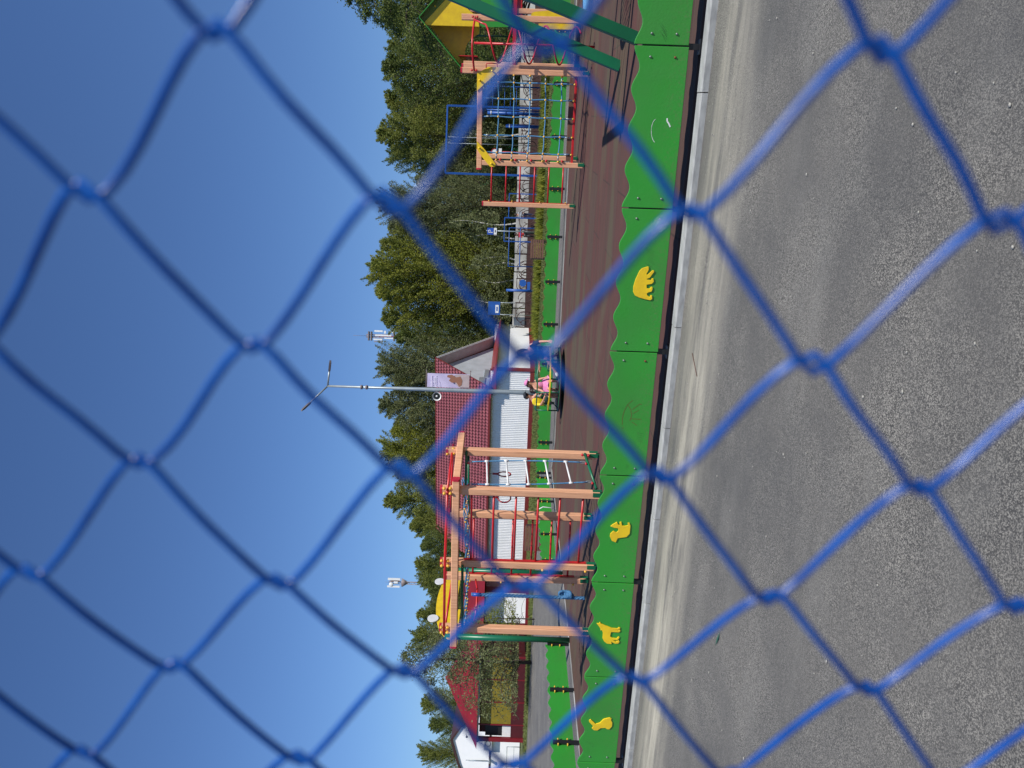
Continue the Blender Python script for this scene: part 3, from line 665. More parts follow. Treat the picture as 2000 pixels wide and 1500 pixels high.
# ------------------------------------------------------------------ roundabout
mc = at(1000, 738, 22.0); mc.z = 0; mc = V((mc.x, 22.0, 0))
me_ = thing('roundabout', 'green steel roundabout with yellow seats on the rubber surface', 'roundabout', mc)
RR = .93
MB().tube([mc+Z*.015, mc+Z*.05], .2, 20).build('hub', 'black', me_)
MB().tube([mc+Z*.10, mc+Z*.14], RR+.03, 48).build('platform', 'darkbrown', me_)
MB().tube([mc+V((RR*math.cos(a), RR*math.sin(a), .125)) for a in [2*math.pi*i/48 for i in range(48)]], .028, 8, closed=True).build('platform_rim', 'dkgreen', me_)
A6 = [R(a) for a in (185, 245, 305, 5, 65, 125)]
def mp(a, r, z): return mc+V((r*math.cos(a), r*math.sin(a), z))
MB().tube([mp(2*math.pi*i/36, RR, .78) for i in range(36)], .019, 8, closed=True).build('top_rail', 'dkgreen', me_)
MB().tube([mp(2*math.pi*i/36, RR*.42, .80) for i in range(36)], .017, 8, closed=True).tube([mp(0, 0, .1), mp(0, 0, .80)], .03, 10).build('centre_wheel', 'dkgreen', me_)
for a in A6:
    MB().tube([mp(a, RR, .12), mp(a, RR, .78)], .019, 8).tube([mp(a, RR, .42), mp(a, RR*.62, .42)], .015, 6).tube([mp(a, RR*.62, .42), mp(a, RR*.9, .14)], .014, 6).build('upright', 'dkgreen', me_)
for i in range(6):
    if i in (4,): continue
    a0, a1 = A6[i], A6[(i+1) % 6]
    if a1 < a0: a1 += 2*math.pi
    n_ = 10; vs = []
    for k in range(n_+1):
        a = a0+(a1-a0)*k/n_
        vs += [mp(a, RR*1.02, .405), mp(a, RR*.70, .405), mp(a, RR*.70, .43), mp(a, RR*1.02, .43)]
    fs = [(4*k+j, 4*k+(j+1) % 4, 4*k+4+(j+1) % 4, 4*k+4+j) for k in range(n_) for j in range(4)]+[(3, 2, 1, 0), (4*n_, 4*n_+1, 4*n_+2, 4*n_+3)]
    MB().add(vs, fs).build('seat', 'yellow', me_)

# ------------------------------------------------------------------ people
def skin(name, pts, edges, m, parent, root=0, sub=2):
    me = bpy.data.meshes.new(name); o = wloc(parent) if parent is not None else V((0, 0, 0))
    me.from_pydata([tuple(V(p[0])-o) for p in pts], edges, []); me.materials.append(M[m])
    ob = bpy.data.objects.new(name, me); COL.objects.link(ob); ob.parent = parent; ob['_w'] = tuple(o)
    md = ob.modifiers.new('skin', 'SKIN'); md.use_smooth_shade = True
    for i, p in enumerate(pts):
        sv = me.skin_vertices[0].data[i]; r = p[1]; sv.radius = (r, r) if not isinstance(r, tuple) else r; sv.use_root = (i == root)
    sb = ob.modifiers.new('sub', 'SUBSURF'); sb.levels = sb.render_levels = sub
    return ob
EDG = [('pelvis', 'waist'), ('waist', 'chest'), ('chest', 'neck'), ('neck', 'jaw'), ('jaw', 'head'), ('head', 'crown')]
for s in 'LR': EDG += [('chest', 'sh'+s), ('sh'+s, 'el'+s), ('el'+s, 'wr'+s), ('wr'+s, 'pa'+s), ('pelvis', 'hip'+s), ('hip'+s, 'kn'+s), ('kn'+s, 'an'+s), ('an'+s, 'to'+s)]
def person(label, J, k, clothes, extra, loc, hands=True):
    """J: joints in world space; k: body scale; clothes: (name, joints, added radius, material)"""
    ob = thing('person', label, 'person', loc)
    rad = dict(pelvis=.125, waist=.105, chest=.125, neck=.05, jaw=.07, head=.088, crown=.06, sh=.058, el=.042, wr=.028, pa=.03, hip=.085, kn=.058, an=.038, to=.034)
    keys = list(J); r = lambda n: rad[n[:-1] if n[-1] in 'LR' else n]*k
    pts = [(J[n], r(n)) for n in keys]; ix = {n: i for i, n in enumerate(keys)}
    ed = [(ix[a], ix[b]) for a, b in EDG if a in ix and b in ix]
    if hands:
        for s in 'LR':
            if 'pa'+s not in ix: continue
            w, p = V(J['wr'+s]), V(J['pa'+s]); d = (p-w).normalized(); side = d.cross(Z if abs(d.z) < .8 else V((0, 1, 0))).normalized(); dn = d.cross(side)
            for q in range(4):
                f0 = p+side*(.022*(q-1.5))*k; f1 = f0+d*.045*k*(1-.1*abs(q-1.5)); f2 = f1+(d*.02-Z*.025)*k
                i0 = len(pts); pts += [(f0, .0095*k), (f1, .009*k), (f2, .008*k)]; ed += [(ix['pa'+s], i0), (i0, i0+1), (i0+1, i0+2)]
            i0 = len(pts); t0 = p-side*.035*k-d*.02*k; pts += [(t0, .011*k), (t0-side*.02*k+d*.03*k, .0095*k)]; ed += [(ix['pa'+s], i0), (i0, i0+1)]
    bd = skin('body', pts, ed, 'skin', ob, ix['pelvis'])
    for nm, js, add, m in clothes:
        sub = [n for n in js if n in ix]; jx = {n: i for i, n in enumerate(sub)}
        pp = [(J[n], r(n)+add*k) for n in sub]; ee = [(jx[a], jx[b]) for a, b in EDG if a in jx and b in jx]
        if len(ee) and len(pp) > 1: skin(nm, pp, ee, m, ob, 0)
    h, cr_, f = V(J['head']), V(J['crown']), V(extra['face']).normalized(); up = (cr_-V(J['jaw'])).normalized(); sd = f.cross(up).normalized()
    MB().sph(h+f*.095*k-up*.012*k, .016*k, 7, 5).sph(h+sd*.09*k-up*.01*k, .02*k, 7, 5, .6, 1, 1).sph(h-sd*.09*k-up*.01*k, .02*k, 7, 5, .6, 1, 1).build('face', 'skin', ob)
    MB().sph(h+f*.082*k+sd*.032*k+up*.02*k, .010*k, 6, 4).sph(h+f*.082*k-sd*.032*k+up*.02*k, .010*k, 6, 4).build('eyes', 'hair', ob)
    hm = MB()
    hm.sph(h-f*.022*k+up*.025*k, .108*k, 14, 10)
    for q in extra.get('locks', []): hm.tube(q[0], q[1], 8)
    hm.build('hair', extra['hair'], ob)
    if 'cap' in extra:
        cm = MB(); vs = []; n = 16
        for j in range(6):
            th = math.pi/2*j/5
            for i in range(n):
                a = 2*math.pi*i/n; vs.append(h+up*(.045+.095*math.sin(th))*k+(f*math.cos(a)*1.08+sd*math.sin(a))*.122*k*max(math.cos(th), .02))
        fs = [(j*n+i, j*n+(i+1) % n, (j+1)*n+(i+1) % n, (j+1)*n+i) for j in range(5) for i in range(n)]
        cm.add(vs, fs, True)
        vz = [h+up*(.048)*k+f*.10*k+sd*.085*k, h+up*.048*k+f*.10*k-sd*.085*k, h+up*.040*k+f*.21*k-sd*.06*k, h+up*.036*k+f*.235*k, h+up*.040*k+f*.21*k+sd*.06*k]
        cm.add([v for v in vz]+[v+up*.008*k for v in vz], [(0, 1, 2, 3, 4), (9, 8, 7, 6, 5)]+[(i, (i+1) % 5, 5+(i+1) % 5, 5+i) for i in range(5)])
        cm.build('cap', extra['cap'], ob)
    for q in extra.get('meshes', []): q[0].build(q[1], q[2], ob)
    return ob
# adult on the right-hand seat
pel = at(1066, 684, 22.35); pel.z = .50
J = dict(pelvis=pel, waist=at(1053, 683, 22.25), chest=at(1038, 684, 22.1), neck=at(1029, 688, 22.0), jaw=at(1023.5, 690, 21.97), head=at(1018.5, 690.5, 21.95), crown=at(1013.5, 690, 21.95),
         shR=at(1037, 674, 22.0), elR=at(1055, 667, 21.8), wrR=at(1070, 666.5, 21.62), paR=at(1074, 667, 21.57),
         shL=at(1037, 696, 22.15), elL=at(1052, 704, 21.95), wrL=at(1053, 718, 21.8), paL=at(1053, 723, 21.75),
         hipR=pel+V((-.02, -.1, 0)), knR=at(1066, 699, 21.75), anR=at(1086, 727, 21.75), toR=at(1090, 736, 21.7),
         hipL=pel+V((-.02, .1, 0)), knL=at(1064, 703, 22.2), anL=at(1089, 692, 22.0), toL=at(1091, 700, 21.95))
TORSO = ['pelvis', 'waist', 'chest', 'shL', 'shR', 'elL', 'elR']
person('adult in dark navy top and dark green shorts bending forward on the roundabout', J, 1.0,
       [('shirt', TORSO, .022, 'navy'), ('shorts', ['pelvis', 'hipL', 'hipR', 'knL', 'knR'], .020, 'shorts'), ('shoe', ['anR', 'toR'], .02, 'white'), ('shoe', ['anL', 'toL'], .02, 'black')],
       dict(face=(-.8, -.1, -.35), hair='hair', locks=[([at(1017, 686, 21.95), at(1024, 684, 22.0), at(1033, 684, 22.0)], [.07, .05, .02])]), pel*1.0)
# girl in pink
pel = at(1068, 752, 21.75); pel.z = .50
k = .78
J = dict(pelvis=pel, waist=at(1058, 752, 21.7), chest=at(1047, 751.5, 21.65), neck=at(1040, 750, 21.62), jaw=at(1035, 749, 21.6), head=at(1031, 748, 21.6), crown=at(1026, 747.5, 21.6),
         shR=at(1044, 745, 21.68), elR=at(1055, 740, 21.6), wrR=at(1063, 738, 21.5), paR=at(1066, 738, 21.46),
         shL=at(1046, 759, 21.6), elL=at(1058, 763, 21.5), wrL=at(1064, 768, 21.3), paL=at(1066, 771, 21.28),
         hipR=pel+V((.08, -.02, -.02)), knR=at(1074, 744, 21.45), anR=at(1091, 745, 21.4), toR=at(1094, 742, 21.32),
         hipL=pel+V((-.08, -.02, -.02)), knL=at(1074, 760, 21.4), anL=at(1090, 764, 21.4), toL=at(1093, 768, 21.32))
sk = MB(); vs = []
for j in range(7):
    f = j/6
    for i in range(20):
        a = 2*math.pi*i/20; w = (.10+.17*f)*(1+.07*math.sin(5*a)*f)
        vs.append(pel+V((w*1.15*math.cos(a), w*.8*math.sin(a)-.06*f, .14-.20*f-.02*math.sin(5*a)*f)))
sk.add(vs, [(j*20+i, j*20+(i+1) % 20, (j+1)*20+(i+1) % 20, (j+1)*20+i) for j in range(6) for i in range(20)], True)
person('girl in a pink sleeveless dress and pink cap sitting on the roundabout', J, k,
       [('dress_top', ['pelvis', 'waist', 'chest'], .020, 'pink'), ('shoe', ['anR', 'toR'], .02, 'white'), ('shoe', ['anL', 'toL'], .02, 'white')],
       dict(face=(.55, -.35, -.15), hair='brhair', cap='pink', locks=[([at(1031, 752, 21.62), at(1040, 755, 21.66), at(1049, 756, 21.7)], [.075, .055, .02])], meshes=[(sk, 'skirt', 'pink')]), pel*1.0)
# child in yellow
pel = at(1068, 786, 22.1); pel.z = .50
J = dict(pelvis=pel, waist=at(1057, 786, 22.05), chest=at(1045, 783, 22.0), neck=at(1038, 778, 21.97), jaw=at(1034, 775, 21.95), head=at(1029.5, 773, 21.95), crown=at(1024, 773, 21.95),
         shR=at(1042, 775, 21.95), elR=at(1051, 768, 21.85), wrR=at(1054, 758, 21.75), paR=at(1054, 755, 21.7),
         shL=at(1045, 790, 22.0), elL=at(1057, 790, 21.75), wrL=at(1062, 780, 21.55), paL=at(1063, 776, 21.5),
         hipR=pel+V((.03, .07, 0)), knR=at(1071, 771, 21.9), anR=at(1090, 770, 21.85), toR=at(1093, 766, 21.85),
         hipL=pel+V((.03, -.07, 0)), knL=at(1073, 774, 21.5), anL=at(1091, 776, 21.55), toL=at(1094, 770, 21.5))
person('child in yellow T-shirt and charcoal cap leaning in on the roundabout', J, .85,
       [('shirt', TORSO[:5], .030, 'yshirt'), ('sleeve', ['shL', 'elL'], .006, 'yshirt'), ('shorts', ['pelvis', 'hipL', 'hipR', 'knL', 'knR'], .02, 'shorts'), ('shoe', ['anR', 'toR'], .02, 'black'), ('shoe', ['anL', 'toL'], .02, 'black')],
       dict(face=(.85, -.45, .05), hair='hair', cap='cap'), pel*1.0)
# friend seen only as dark hair between the two children
pel = at(1066, 764, 22.5); pel.z = .50
J = dict(pelvis=pel, waist=pel+Z*.14, chest=pel+Z*.28, neck=pel+Z*.36, jaw=at(1046, 763, 22.5), head=at(1041, 763, 22.5), crown=at(1037, 763, 22.5),
         shR=pel+V((.11, .02, .30)), elR=pel+V((.16, -.08, .14)), wrR=pel+V((.06, -.2, .08)), paR=pel+V((.04, -.24, .08)),
         shL=pel+V((-.11, .02, .30)), elL=pel+V((-.16, -.08, .14)), wrL=pel+V((-.06, -.2, .08)), paL=pel+V((-.04, -.24, .08)),
         hipR=pel+V((.06, -.02, 0)), knR=pel+V((.07, -.3, .0)), anR=pel+V((.07, -.3, -.3)), toR=pel+V((.07, -.4, -.33)),
         hipL=pel+V((-.06, -.02, 0)), knL=pel+V((-.07, -.3, 0)), anL=pel+V((-.07, -.3, -.3)), toL=pel+V((-.07, -.4, -.33)))
person('dark-haired child half hidden between the girl in pink and the child in yellow', J, .75,
       [('shirt', TORSO, .022, 'greycloth'), ('shorts', ['pelvis', 'hipL', 'hipR', 'knL', 'knR'], .02, 'navy'), ('shoe', ['anR', 'toR'], .02, 'black'), ('shoe', ['anL', 'toL'], .02, 'black')],
       dict(face=(.3, .6, -.2), hair='hair', locks=[([at(1041, 763, 22.45), at(1047, 764, 22.42), at(1055, 764, 22.4)], [.085, .075, .03])]), pel*1.0)
# two tiny people at the exercise yard
def stander(label, px, py, Y, h, shirt, legs, lean=0.0, seat=0):
    b = at(px, py, Y); b.z = 0; s = h/1.7; f = V((-1, -.2, 0)).normalized(); q = lambda x, y, z: b+V((x*s+lean*z, y*s, z*s))
    J = dict(pelvis=q(0, 0, .92), waist=q(0, 0, 1.08), chest=q(0, 0, 1.28), neck=q(0, 0, 1.42), jaw=q(-.02, 0, 1.49), head=q(-.02, 0, 1.57), crown=q(0, 0, 1.65),
             shR=q(.16, 0, 1.36), elR=q(.2, -.1, 1.1), wrR=q(.1, -.3, 1.02), paR=q(.08, -.36, 1.02), shL=q(-.16, 0, 1.36), elL=q(-.22, -.1, 1.1), wrL=q(-.2, -.32, 1.05), paL=q(-.2, -.38, 1.05),
             hipR=q(.09, 0, .88), knR=q(.1, -.05, .48), anR=q(.1, .02, .08), toR=q(.1, -.15, .04), hipL=q(-.09, 0, .88), knL=q(-.12, -.15, .5), anL=q(-.14, 0, .08), toL=q(-.16, -.15, .04))
    person(label, J, s, [('shirt', TORSO, .02, shirt), ('trousers', ['pelvis', 'hipL', 'hipR', 'knL', 'knR', 'anL', 'anR'], .018, legs), ('shoe', ['anR', 'toR'], .02, 'black'), ('shoe', ['anL', 'toL'], .02, 'black')],
           dict(face=f, hair='hair'), b, hands=False)
stander('tiny far person in red shirt standing under the blue exercise bars', 1046, 459, 56, 1.7, 'redshirt', 'black')
stander('tiny far person in grey top and dark trousers at the exercise yard', 1046, 423, 56, 1.75, 'greycloth', 'navy', .06)

# ------------------------------------------------------------------ lamp post with banner
lo = at(1000, 764, 30); lo.z = -.05; LT = at(640, 754, 30); lo = V((LT.x, 30, -.05))
lm = thing('street_lamp', 'tall galvanised street lamp with two arms, a purple banner and a horn loudspeaker', 'street lamp', lo)
MB().tube([lo, lo+Z*1.2, V((LT.x, 30, 3.6)), V((LT.x, 30, 6.3)), V((LT.x, 30, 6.35)), LT], [.105, .10, .088, .07, .055, .045], 14).build('pole', 'galv', lm)
zj_ = at(716, 757, 30).z
for z in (zj_, at(708, 757, 30).z+.04): MB().tube([V((LT.x, 30, z-.04)), V((LT.x, 30, z+.04))], .085, 12).build('clamp', 'mast', lm)
a1 = at(643, 726, 29.7); a2 = at(607, 785, 29.8)
arm1 = MB().tube([LT, a1], .035, 8).build('arm', 'galv', lm); arm2 = MB().tube([LT, a2], .035, 8).build('arm', 'galv', lm)
for arm, a in ((arm1, a1), (arm2, a2)):
    d = (a-LT).normalized(); p = a+d*.02; sd = d.cross(V((0, 1, 0))).normalized()
    MB().prism([(0, -.03), (.08, -.06), (.38, -.055), (.50, 0), (.38, .045), (.08, .045), (0, .03)], (p, d, (V((0, -1, 0)) if a is a1 else V((0, -.75, .66))).normalized()), .07).build('lamp_head', 'lamp', arm)
bt, bb = at(832, 758, 30), at(918, 760, 30)
for p in (bt, bb):
    e = p+V((.72, 0, 0)); MB().tube([V((LT.x, 30, p.z)), e], .016, 7).sph(e, .03, 7, 5).build('banner_rod', 'mast', lm)
x0 = LT.x+.10; zt_, zb_ = bt.z-.04, bb.z+.04
vs = []; n_, m_ = 10, 20
for j in range(m_+1):
    for i in range(n_+1):
        f, g = i/n_, j/m_
        vs.append(V((x0+.56*f, 30+.035*math.sin(g*9+f*4)*math.sin(math.pi*g), zt_+(zb_-zt_)*g)))
bn = MB().add(vs, [(j*(n_+1)+i, j*(n_+1)+i+1, (j+1)*(n_+1)+i+1, (j+1)*(n_+1)+i) for j in range(m_) for i in range(n_)], True).build('banner', 'purple', lm)
def ban(fx, gz): return V((x0+.56*fx, 30-.045, zt_+(zb_-zt_)*gz))
tx = MB(); rnd = random.Random(5)
for gz, wd in ((.10, .86), (.165, .70), (.21, .82), (.27, .5), (.30, .42)):       # rows of lettering
    x = .06
    while x < wd:
        w = rnd.uniform(.035, .06); big_ = .042 if gz < .23 else .014
        o = ban(x, gz); tx.box(o, V((.56*w/2, 0, 0)), V((0, .002, 0)), V((0, 0, big_/2)))
        x += w+.022+(.04 if rnd.random() < .2 else 0)
tx.build('lettering', 'banwhite', bn)
pic = MB().prism([(.02, 0), (.54, 0), (.54, .50), (.50, .62), (.40, .52), (.2, .58), (.02, .42)], (V((x0, 29.953, zb_)), V((1, 0, 0)), Z), .004); pic.build('banner_picture', 'bansand', bn)
pic = MB().prism([(.05, .30), (.22, .42), (.20, .60), (.28, .72), (.38, .66), (.42, .80), (.50, .78), (.53, .60), (.42, .44), (.46, .26), (.30, .18), (.12, .2)], (V((x0, 29.944, zb_+.10)), V((1, 0, 0)), Z), .004); pic.build('banner_picture', 'bannerink', bn)
hn = at(853, 774, 29.8); hd = V((-.15, -1, -.05)).normalized()
hz_ = MB().tube([hn-hd*.32, hn-hd*.12, hn, hn+hd*.01], [.05, .07, .165, .18], 18, caps=False); h_ = hz_.build('loudspeaker', 'white', lm)
MB().tube([hn-hd*.10, hn-hd*.02], [.09, .13], 14).build('speaker_throat', 'black', h_); MB().sph(hn-hd*.04, .045, 8, 6).build('speaker_cone', 'white', h_)
MB().tube([hn-hd*.3, V((LT.x, 30, hn.z))], .018, 6).build('bracket', 'galv', lm)

# ------------------------------------------------------------------ long white storehouse
C0 = V((.95, 50.0, 0)); 
hs = thing('storehouse', 'long white storehouse with red metal tile roof and ribbed front wall', 'building', C0)
def B(s, t, z): return C0+D*s+N*t+Z*z           # s right, t back
LW, DW, EZ, RZ = -15.2, 11.4, 3.05, 7.25
wm = MB(); n_ = 112; prof = []
s = LW; pitch = 15.2/n_
pts = []
for i in range(n_):
    b = LW+i*pitch; pts += [(b, 0), (b+pitch*.35, 0), (b+pitch*.45, -.035), (b+pitch*.9, -.035)]
pts.append((0, 0))
vs = [B(x, t, z) for x, t in pts for z in (.28, EZ-.1)]
wm.add(vs, [(2*i, 2*i+2, 2*i+3, 2*i+1) for i in range(len(pts)-1)]); wm.build('front_wall', 'wallw', hs)
vs = [B(0, t, z) for t in np.linspace(0, DW, 24) for z in (.28, EZ-.35)]
MB().add(vs, [(2*i, 2*i+2, 2*i+3, 2*i+1) for i in range(23)]).build('side_wall', 'wallw', hs)
MB().add([B(LW, 0, 0), B(LW, DW, 0), B(LW, DW, EZ), B(LW, DW/2, RZ-.2), B(LW, 0, EZ)], [(0, 1, 2, 3, 4)]).build('end_wall', 'wallw', hs)
MB().add([B(0, DW, 0), B(LW, DW, 0), B(LW, DW, EZ), B(0, DW, EZ)], [(0, 1, 2, 3)]).build('back_wall', 'wallw', hs)
MB().box(B(LW/2, -.02, .1), D*(-LW/2+.05), N*.05, Z*.2).box(B(.03, DW/2, .1), N*DW/2, D*.05, Z*.2).build('plinth', 'redtrim', hs)
MB().box(B(.0, -.06, EZ/2), D*.06, N*.05, Z*(EZ/2-.05)).box(B(.06, .1, EZ/2), D*.03, N*.14, Z*(EZ/2-.2)).build('corner_trim', 'redtrim', hs)
# roof, real stepped metal tile
def slope(t0, z0, t1, z1, s0, s1, name, mtl='tile', tiles=True):
    L = math.hypot(t1-t0, z1-z0); rows = int(L/.40); cols = int((s1-s0)/.24)
    nx = cols*4; shade_v = []; nrm = (N*(-(z1-z0))+Z*(t1-t0)).normalized()*(1 if t1 > t0 else -1)
    vs = []; fs = []
    ys = []
    for r_ in range(rows):
        ys += [((r_+.02)/rows, .045, r_), ((r_+.70)/rows, .012, r_), ((r_+.97)/rows, .0, r_)]
    ys.append((1, 0, 0))
    for g, lift, rr_ in ys:
        for i in range(nx+1):
            x = s0+(s1-s0)*i/nx; w = .022*math.cos(2*math.pi*i/4+math.pi*(rr_ % 2))
            vs.append(B(x, t0+(t1-t0)*g, z0+(z1-z0)*g)+nrm*(w+lift+.02)); shade_v.append((.95 if lift == 0 else 0) + (.6 if (i+2*(rr_ % 2)) % 4 == 2 else 0))  # row steps and wave troughs carry shade painted into the colour
    for j in range(len(ys)-1):
        for i in range(nx):
            q = (j*(nx+1)+i, j*(nx+1)+i+1, (j+1)*(nx+1)+i+1, (j+1)*(nx+1)+i); fs.append(q)
    ob = MB().add(vs, fs).build(name, mtl, hs); at_ = ob.data.attributes.new('tile_shade', 'FLOAT', 'POINT'); at_.data.foreach_set('value', [min(1, v_) for v_ in shade_v]); return ob
so = LW-.6; se = -1.15
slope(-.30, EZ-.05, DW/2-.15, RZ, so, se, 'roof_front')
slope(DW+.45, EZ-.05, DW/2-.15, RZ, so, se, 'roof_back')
MB().bar(B(so-.05, DW/2-.15, RZ+.03), B(se+.05, DW/2-.15, RZ+.03), .16, .07).build('ridge_cap', 'redtrim', hs)
MB().box(B((so+se)/2, -.33, EZ-.08), D*(se-so)/2, N*.015, Z*.09).build('eave_board', 'redtrim', hs)
MB().box(B((so+se)/2, -.19, EZ-.13), D*(se-so)/2, N*.18, Z*.012).build('soffit', 'darkbrown', hs)
MB().add([B(se-.8, 0, EZ-.1), B(se-.8, DW, EZ-.1), B(se-.8, DW/2-.15, RZ-.12)], [(0, 1, 2)]).build('gable_wall', 'grey', hs)
for a, b in (((-.45, EZ-.05), (DW/2-.15, RZ)), ((DW+.45, EZ-.05), (DW/2-.15, RZ))):
    q0, q1 = B(se, a[0], a[1]), B(se, b[0], b[1])
    MB().add([q0-Z*.10, q1-Z*.10, B(se-.8, b[0], b[1]-.10), B(se-.8, a[0], a[1]-.10), q0+Z*.02, q1+Z*.02], [(0, 1, 2, 3), (0, 4, 5, 1)]).build('verge', 'grey' if a[0] > 0 else 'redtrim', hs)
    if a[0] > 0: MB().bar(q0+Z*.05+D*.02, q1+Z*.05+D*.02, .05, .05).build('verge_edge', 'white', hs)
# pent roof over the side wall
MB().add([B(.55, -.45, EZ-.42), B(.55, DW+.4, EZ-.42), B(-2.0, DW+.4, EZ+.08), B(-2.0, -.05, EZ+.08), B(.55, -.45, EZ-.50), B(.55, DW+.4, EZ-.50), B(-1.5, -.45, EZ-.5), B(-1.5, DW+.4, EZ-.5)],
         [(0, 1, 2, 3), (0, 4, 5, 1), (0, 3, 6, 4), (4, 6, 7, 5)]).build('pent_roof', 'redtrim', hs)
MB().box(B(se-.76, 2.9, EZ+.62), N*.75, D*.03, Z*.22).box(B(se-.76, 4.6, EZ+.35), N*.8, D*.03, Z*.16).build('gable_patch', 'galv', hs)

# ------------------------------------------------------------------ kiosks on the left
def wallbox(name, par, o, ax, w, h, m, th=.03, z0=0, x0=0): 
    return MB().box(o+ax*(x0+w/2)+Z*(z0+h/2), ax*w/2, ax.cross(Z)*th/2, Z*h/2).build(name, m, par)
def pyramid(par, c, ax, ay, hw, hd_, ze, zp, m, rx=0):
    p = [c+ax*sx*hw+ay*sy*hd_+Z*ze for sx, sy in ((-1, -1), (1, -1), (1, 1), (-1, 1))]; a = c+Z*zp
    return MB().add(p+[a-ax*rx, a+ax*rx], [(0, 1, 5, 4), (1, 2, 5), (2, 3, 4, 5), (3, 0, 4), (3, 2, 1, 0)]).build('roof', m, par)
kc_ = at(1000, 1327, 50.5); kc_.z = 0
ka = thing('kiosk', 'kiosk with red pyramid roof and mustard shutters behind the tree at the left', 'kiosk', kc_)
AX = V((1, -.06, 0)).normalized(); AY = V((.06, 1, 0)).normalized()
f0 = kc_-AY*2.4-AX*2.9; ez = 3.0
wallbox('front_wall', ka, f0, AX, 5.6, .85, 'hutshade', .06); 
for k in range(3): wallbox('shutter', ka, f0, AX, 1.42, 1.95, 'ymuted', .05, .86, 1.05+k*1.50)
for k in range(4): wallbox('frame_post', ka, f0, AX, .08, 2.95, 'hutred', .09, 0, .95+k*1.5)
wallbox('doorway', ka, f0+AY*.3, AX, .9, 2.4, 'black', .03, .1, .1); wallbox('curtain', ka, f0+AY*.2, AX, .8, 1.3, 'white', .03, .1, .15)
wallbox('corner_post', ka, f0-AX*.12, AX, .26, 2.95, 'hutred', .2); wallbox('eave_board', ka, f0-AY*.4, AX, 5.9, .12, 'grey', .05, 2.92)
MB().box(kc_+Z*1.45+AY*.3, AX*2.75, AY*2.1, Z*1.45).build('cabin', 'hutshade', ka)
pyramid(ka, kc_, AX, AY, 3.25, 3.0, ez+.02, at(869, 1339, 50.5).z, 'hutred')
kd = at(1000, 1172, 47.5); kd.z = 0
kb2 = thing('kiosk', 'small white kiosk with red roof behind the knotted rope', 'kiosk', kd)
MB().box(kd+Z*1.35, AX*.95, AY*1.4, Z*1.35).build('cabin', 'wallw', kb2)
MB().box(kd+Z*1.35-AX*1.2, AX*.22, AY*1.45, Z*1.35).build('corner_post', 'hutred', kb2)
MB().box(kd+Z*1.35+AX*1.15, AX*.18, AY*1.45, Z*1.35).build('corner_post', 'hutred', kb2)
MB().box(kd+Z*.08-AY*1.42, AX*1.4, AY*.03, Z*.12).build('plinth', 'hutred', kb2)
pyramid(kb2, kd, AX, AY, 2.2, 2.2, 2.75, 4.15, 'hutred', 1.0)
# pram parked beside it
pr = at(1000, 1123, 44); pr.z = 0
pmr = thing('pram', 'dark pram parked on the path, seen just right of the knotted rope', 'pram', pr)
MB().sph(pr+Z*.75, .33, 12, 8, 1.2, .8, .7).build('hood', 'navy', pmr); MB().tube([pr+V((-.3, 0, .8)), pr+V((-.6, 0, 1.05))], .02, 6).tube([pr+V((-.3, 0, .2)), pr+V((.3, 0, .6))], .02, 6).tube([pr+V((.3, 0, .2)), pr+V((-.3, 0, .6))], .02, 6).build('chassis', 'galv', pmr)
for x in (-.32, .32):
    for y in (-.25, .25): MB().tube([pr+V((x+.15*math.cos(a), y, .16+.15*math.sin(a))) for a in [2*math.pi*i/16 for i in range(16)]], .02, 6, closed=True).build('wheel', 'black', pmr)

# ------------------------------------------------------------------ white barn at the left edge
bc = at(1000, 1409, 57); bc.z = 0
bn_ = thing('barn', 'white barn with rounded brown-edged roof at the lower left edge', 'building', bc)
def barn_pt(px, py): p = at(px, py, 57); return (p.x-bc.x, p.z)
outl = [barn_pt(925, 1398), barn_pt(897, 1419), barn_pt(880, 1443), barn_pt(893, 1490), barn_pt(915, 1540), barn_pt(935, 1600)]
wallp = [(outl[0][0]+.3, 0)]+[(x, z-.12) for x, z in outl]+[(outl[-1][0]-.5, 0)]
MB().prism([(wallp[0][0], 0), (wallp[0][0], outl[0][1]-.4)]+[(x, z-.10) for x, z in outl]+[(outl[-1][0], 0)], (bc, V((1, 0, 0)), Z), .1).build('end_wall', 'wallw', bn_)
rf = MB(); n_ = len(outl); op = [(outl[0][0]+.35, outl[0][1]-.55)]+outl
vs = [bc+V((x, y, z)) for y in (-.2, 14) for x, z in op]+[bc+V((x, y, z-.16)) for y in (-.2, 14) for x, z in op]; q = len(op)
fs = [(i, i+1, q+i+1, q+i) for i in range(q-1)]+[(2*q+i, 3*q+i, 3*q+i+1, 2*q+i+1) for i in range(q-1)]+[(i, 2*q+i, 2*q+i+1, i+1) for i in range(q-1)]
rf.add(vs, fs).build('roof', 'darkbrown', bn_)
zb2 = at(957.5, 1440, 57).z
MB().box(bc+V((outl[2][0], -.07, zb2)), V((6, 0, 0)), V((0, .03, 0)), Z*.06).build('band', 'darkbrown', bn_)
acp = at(953, 1453, 56.7); MB().box(acp, V((.42, 0, 0)), V((0, .18, 0)), Z*.30).build('cooling_unit', 'grey', bn_)
MB().tube([acp+V((.1+.2*math.cos(a), -.19, .2*math.sin(a))) for a in [2*math.pi*i/16 for i in range(16)]], .02, 5, closed=True).build('fan_ring', 'black', bn_)
al = at(910, 1433, 56.8); MB().tube([al, al+V((0, -.5, -.1))], .02, 5).sph(al+V((0, -.5, -.1)), .09, 8, 5).build('yard_lamp', 'black', bn_)
al = at(925, 1485, 56.8); MB().tube([al+Z*.6, al-Z*1.1], .03, 6).box(al-Z*1.2, V((.1, 0, 0)), V((0, .25, 0)), Z*.05).build('downpipe', 'galv', bn_)
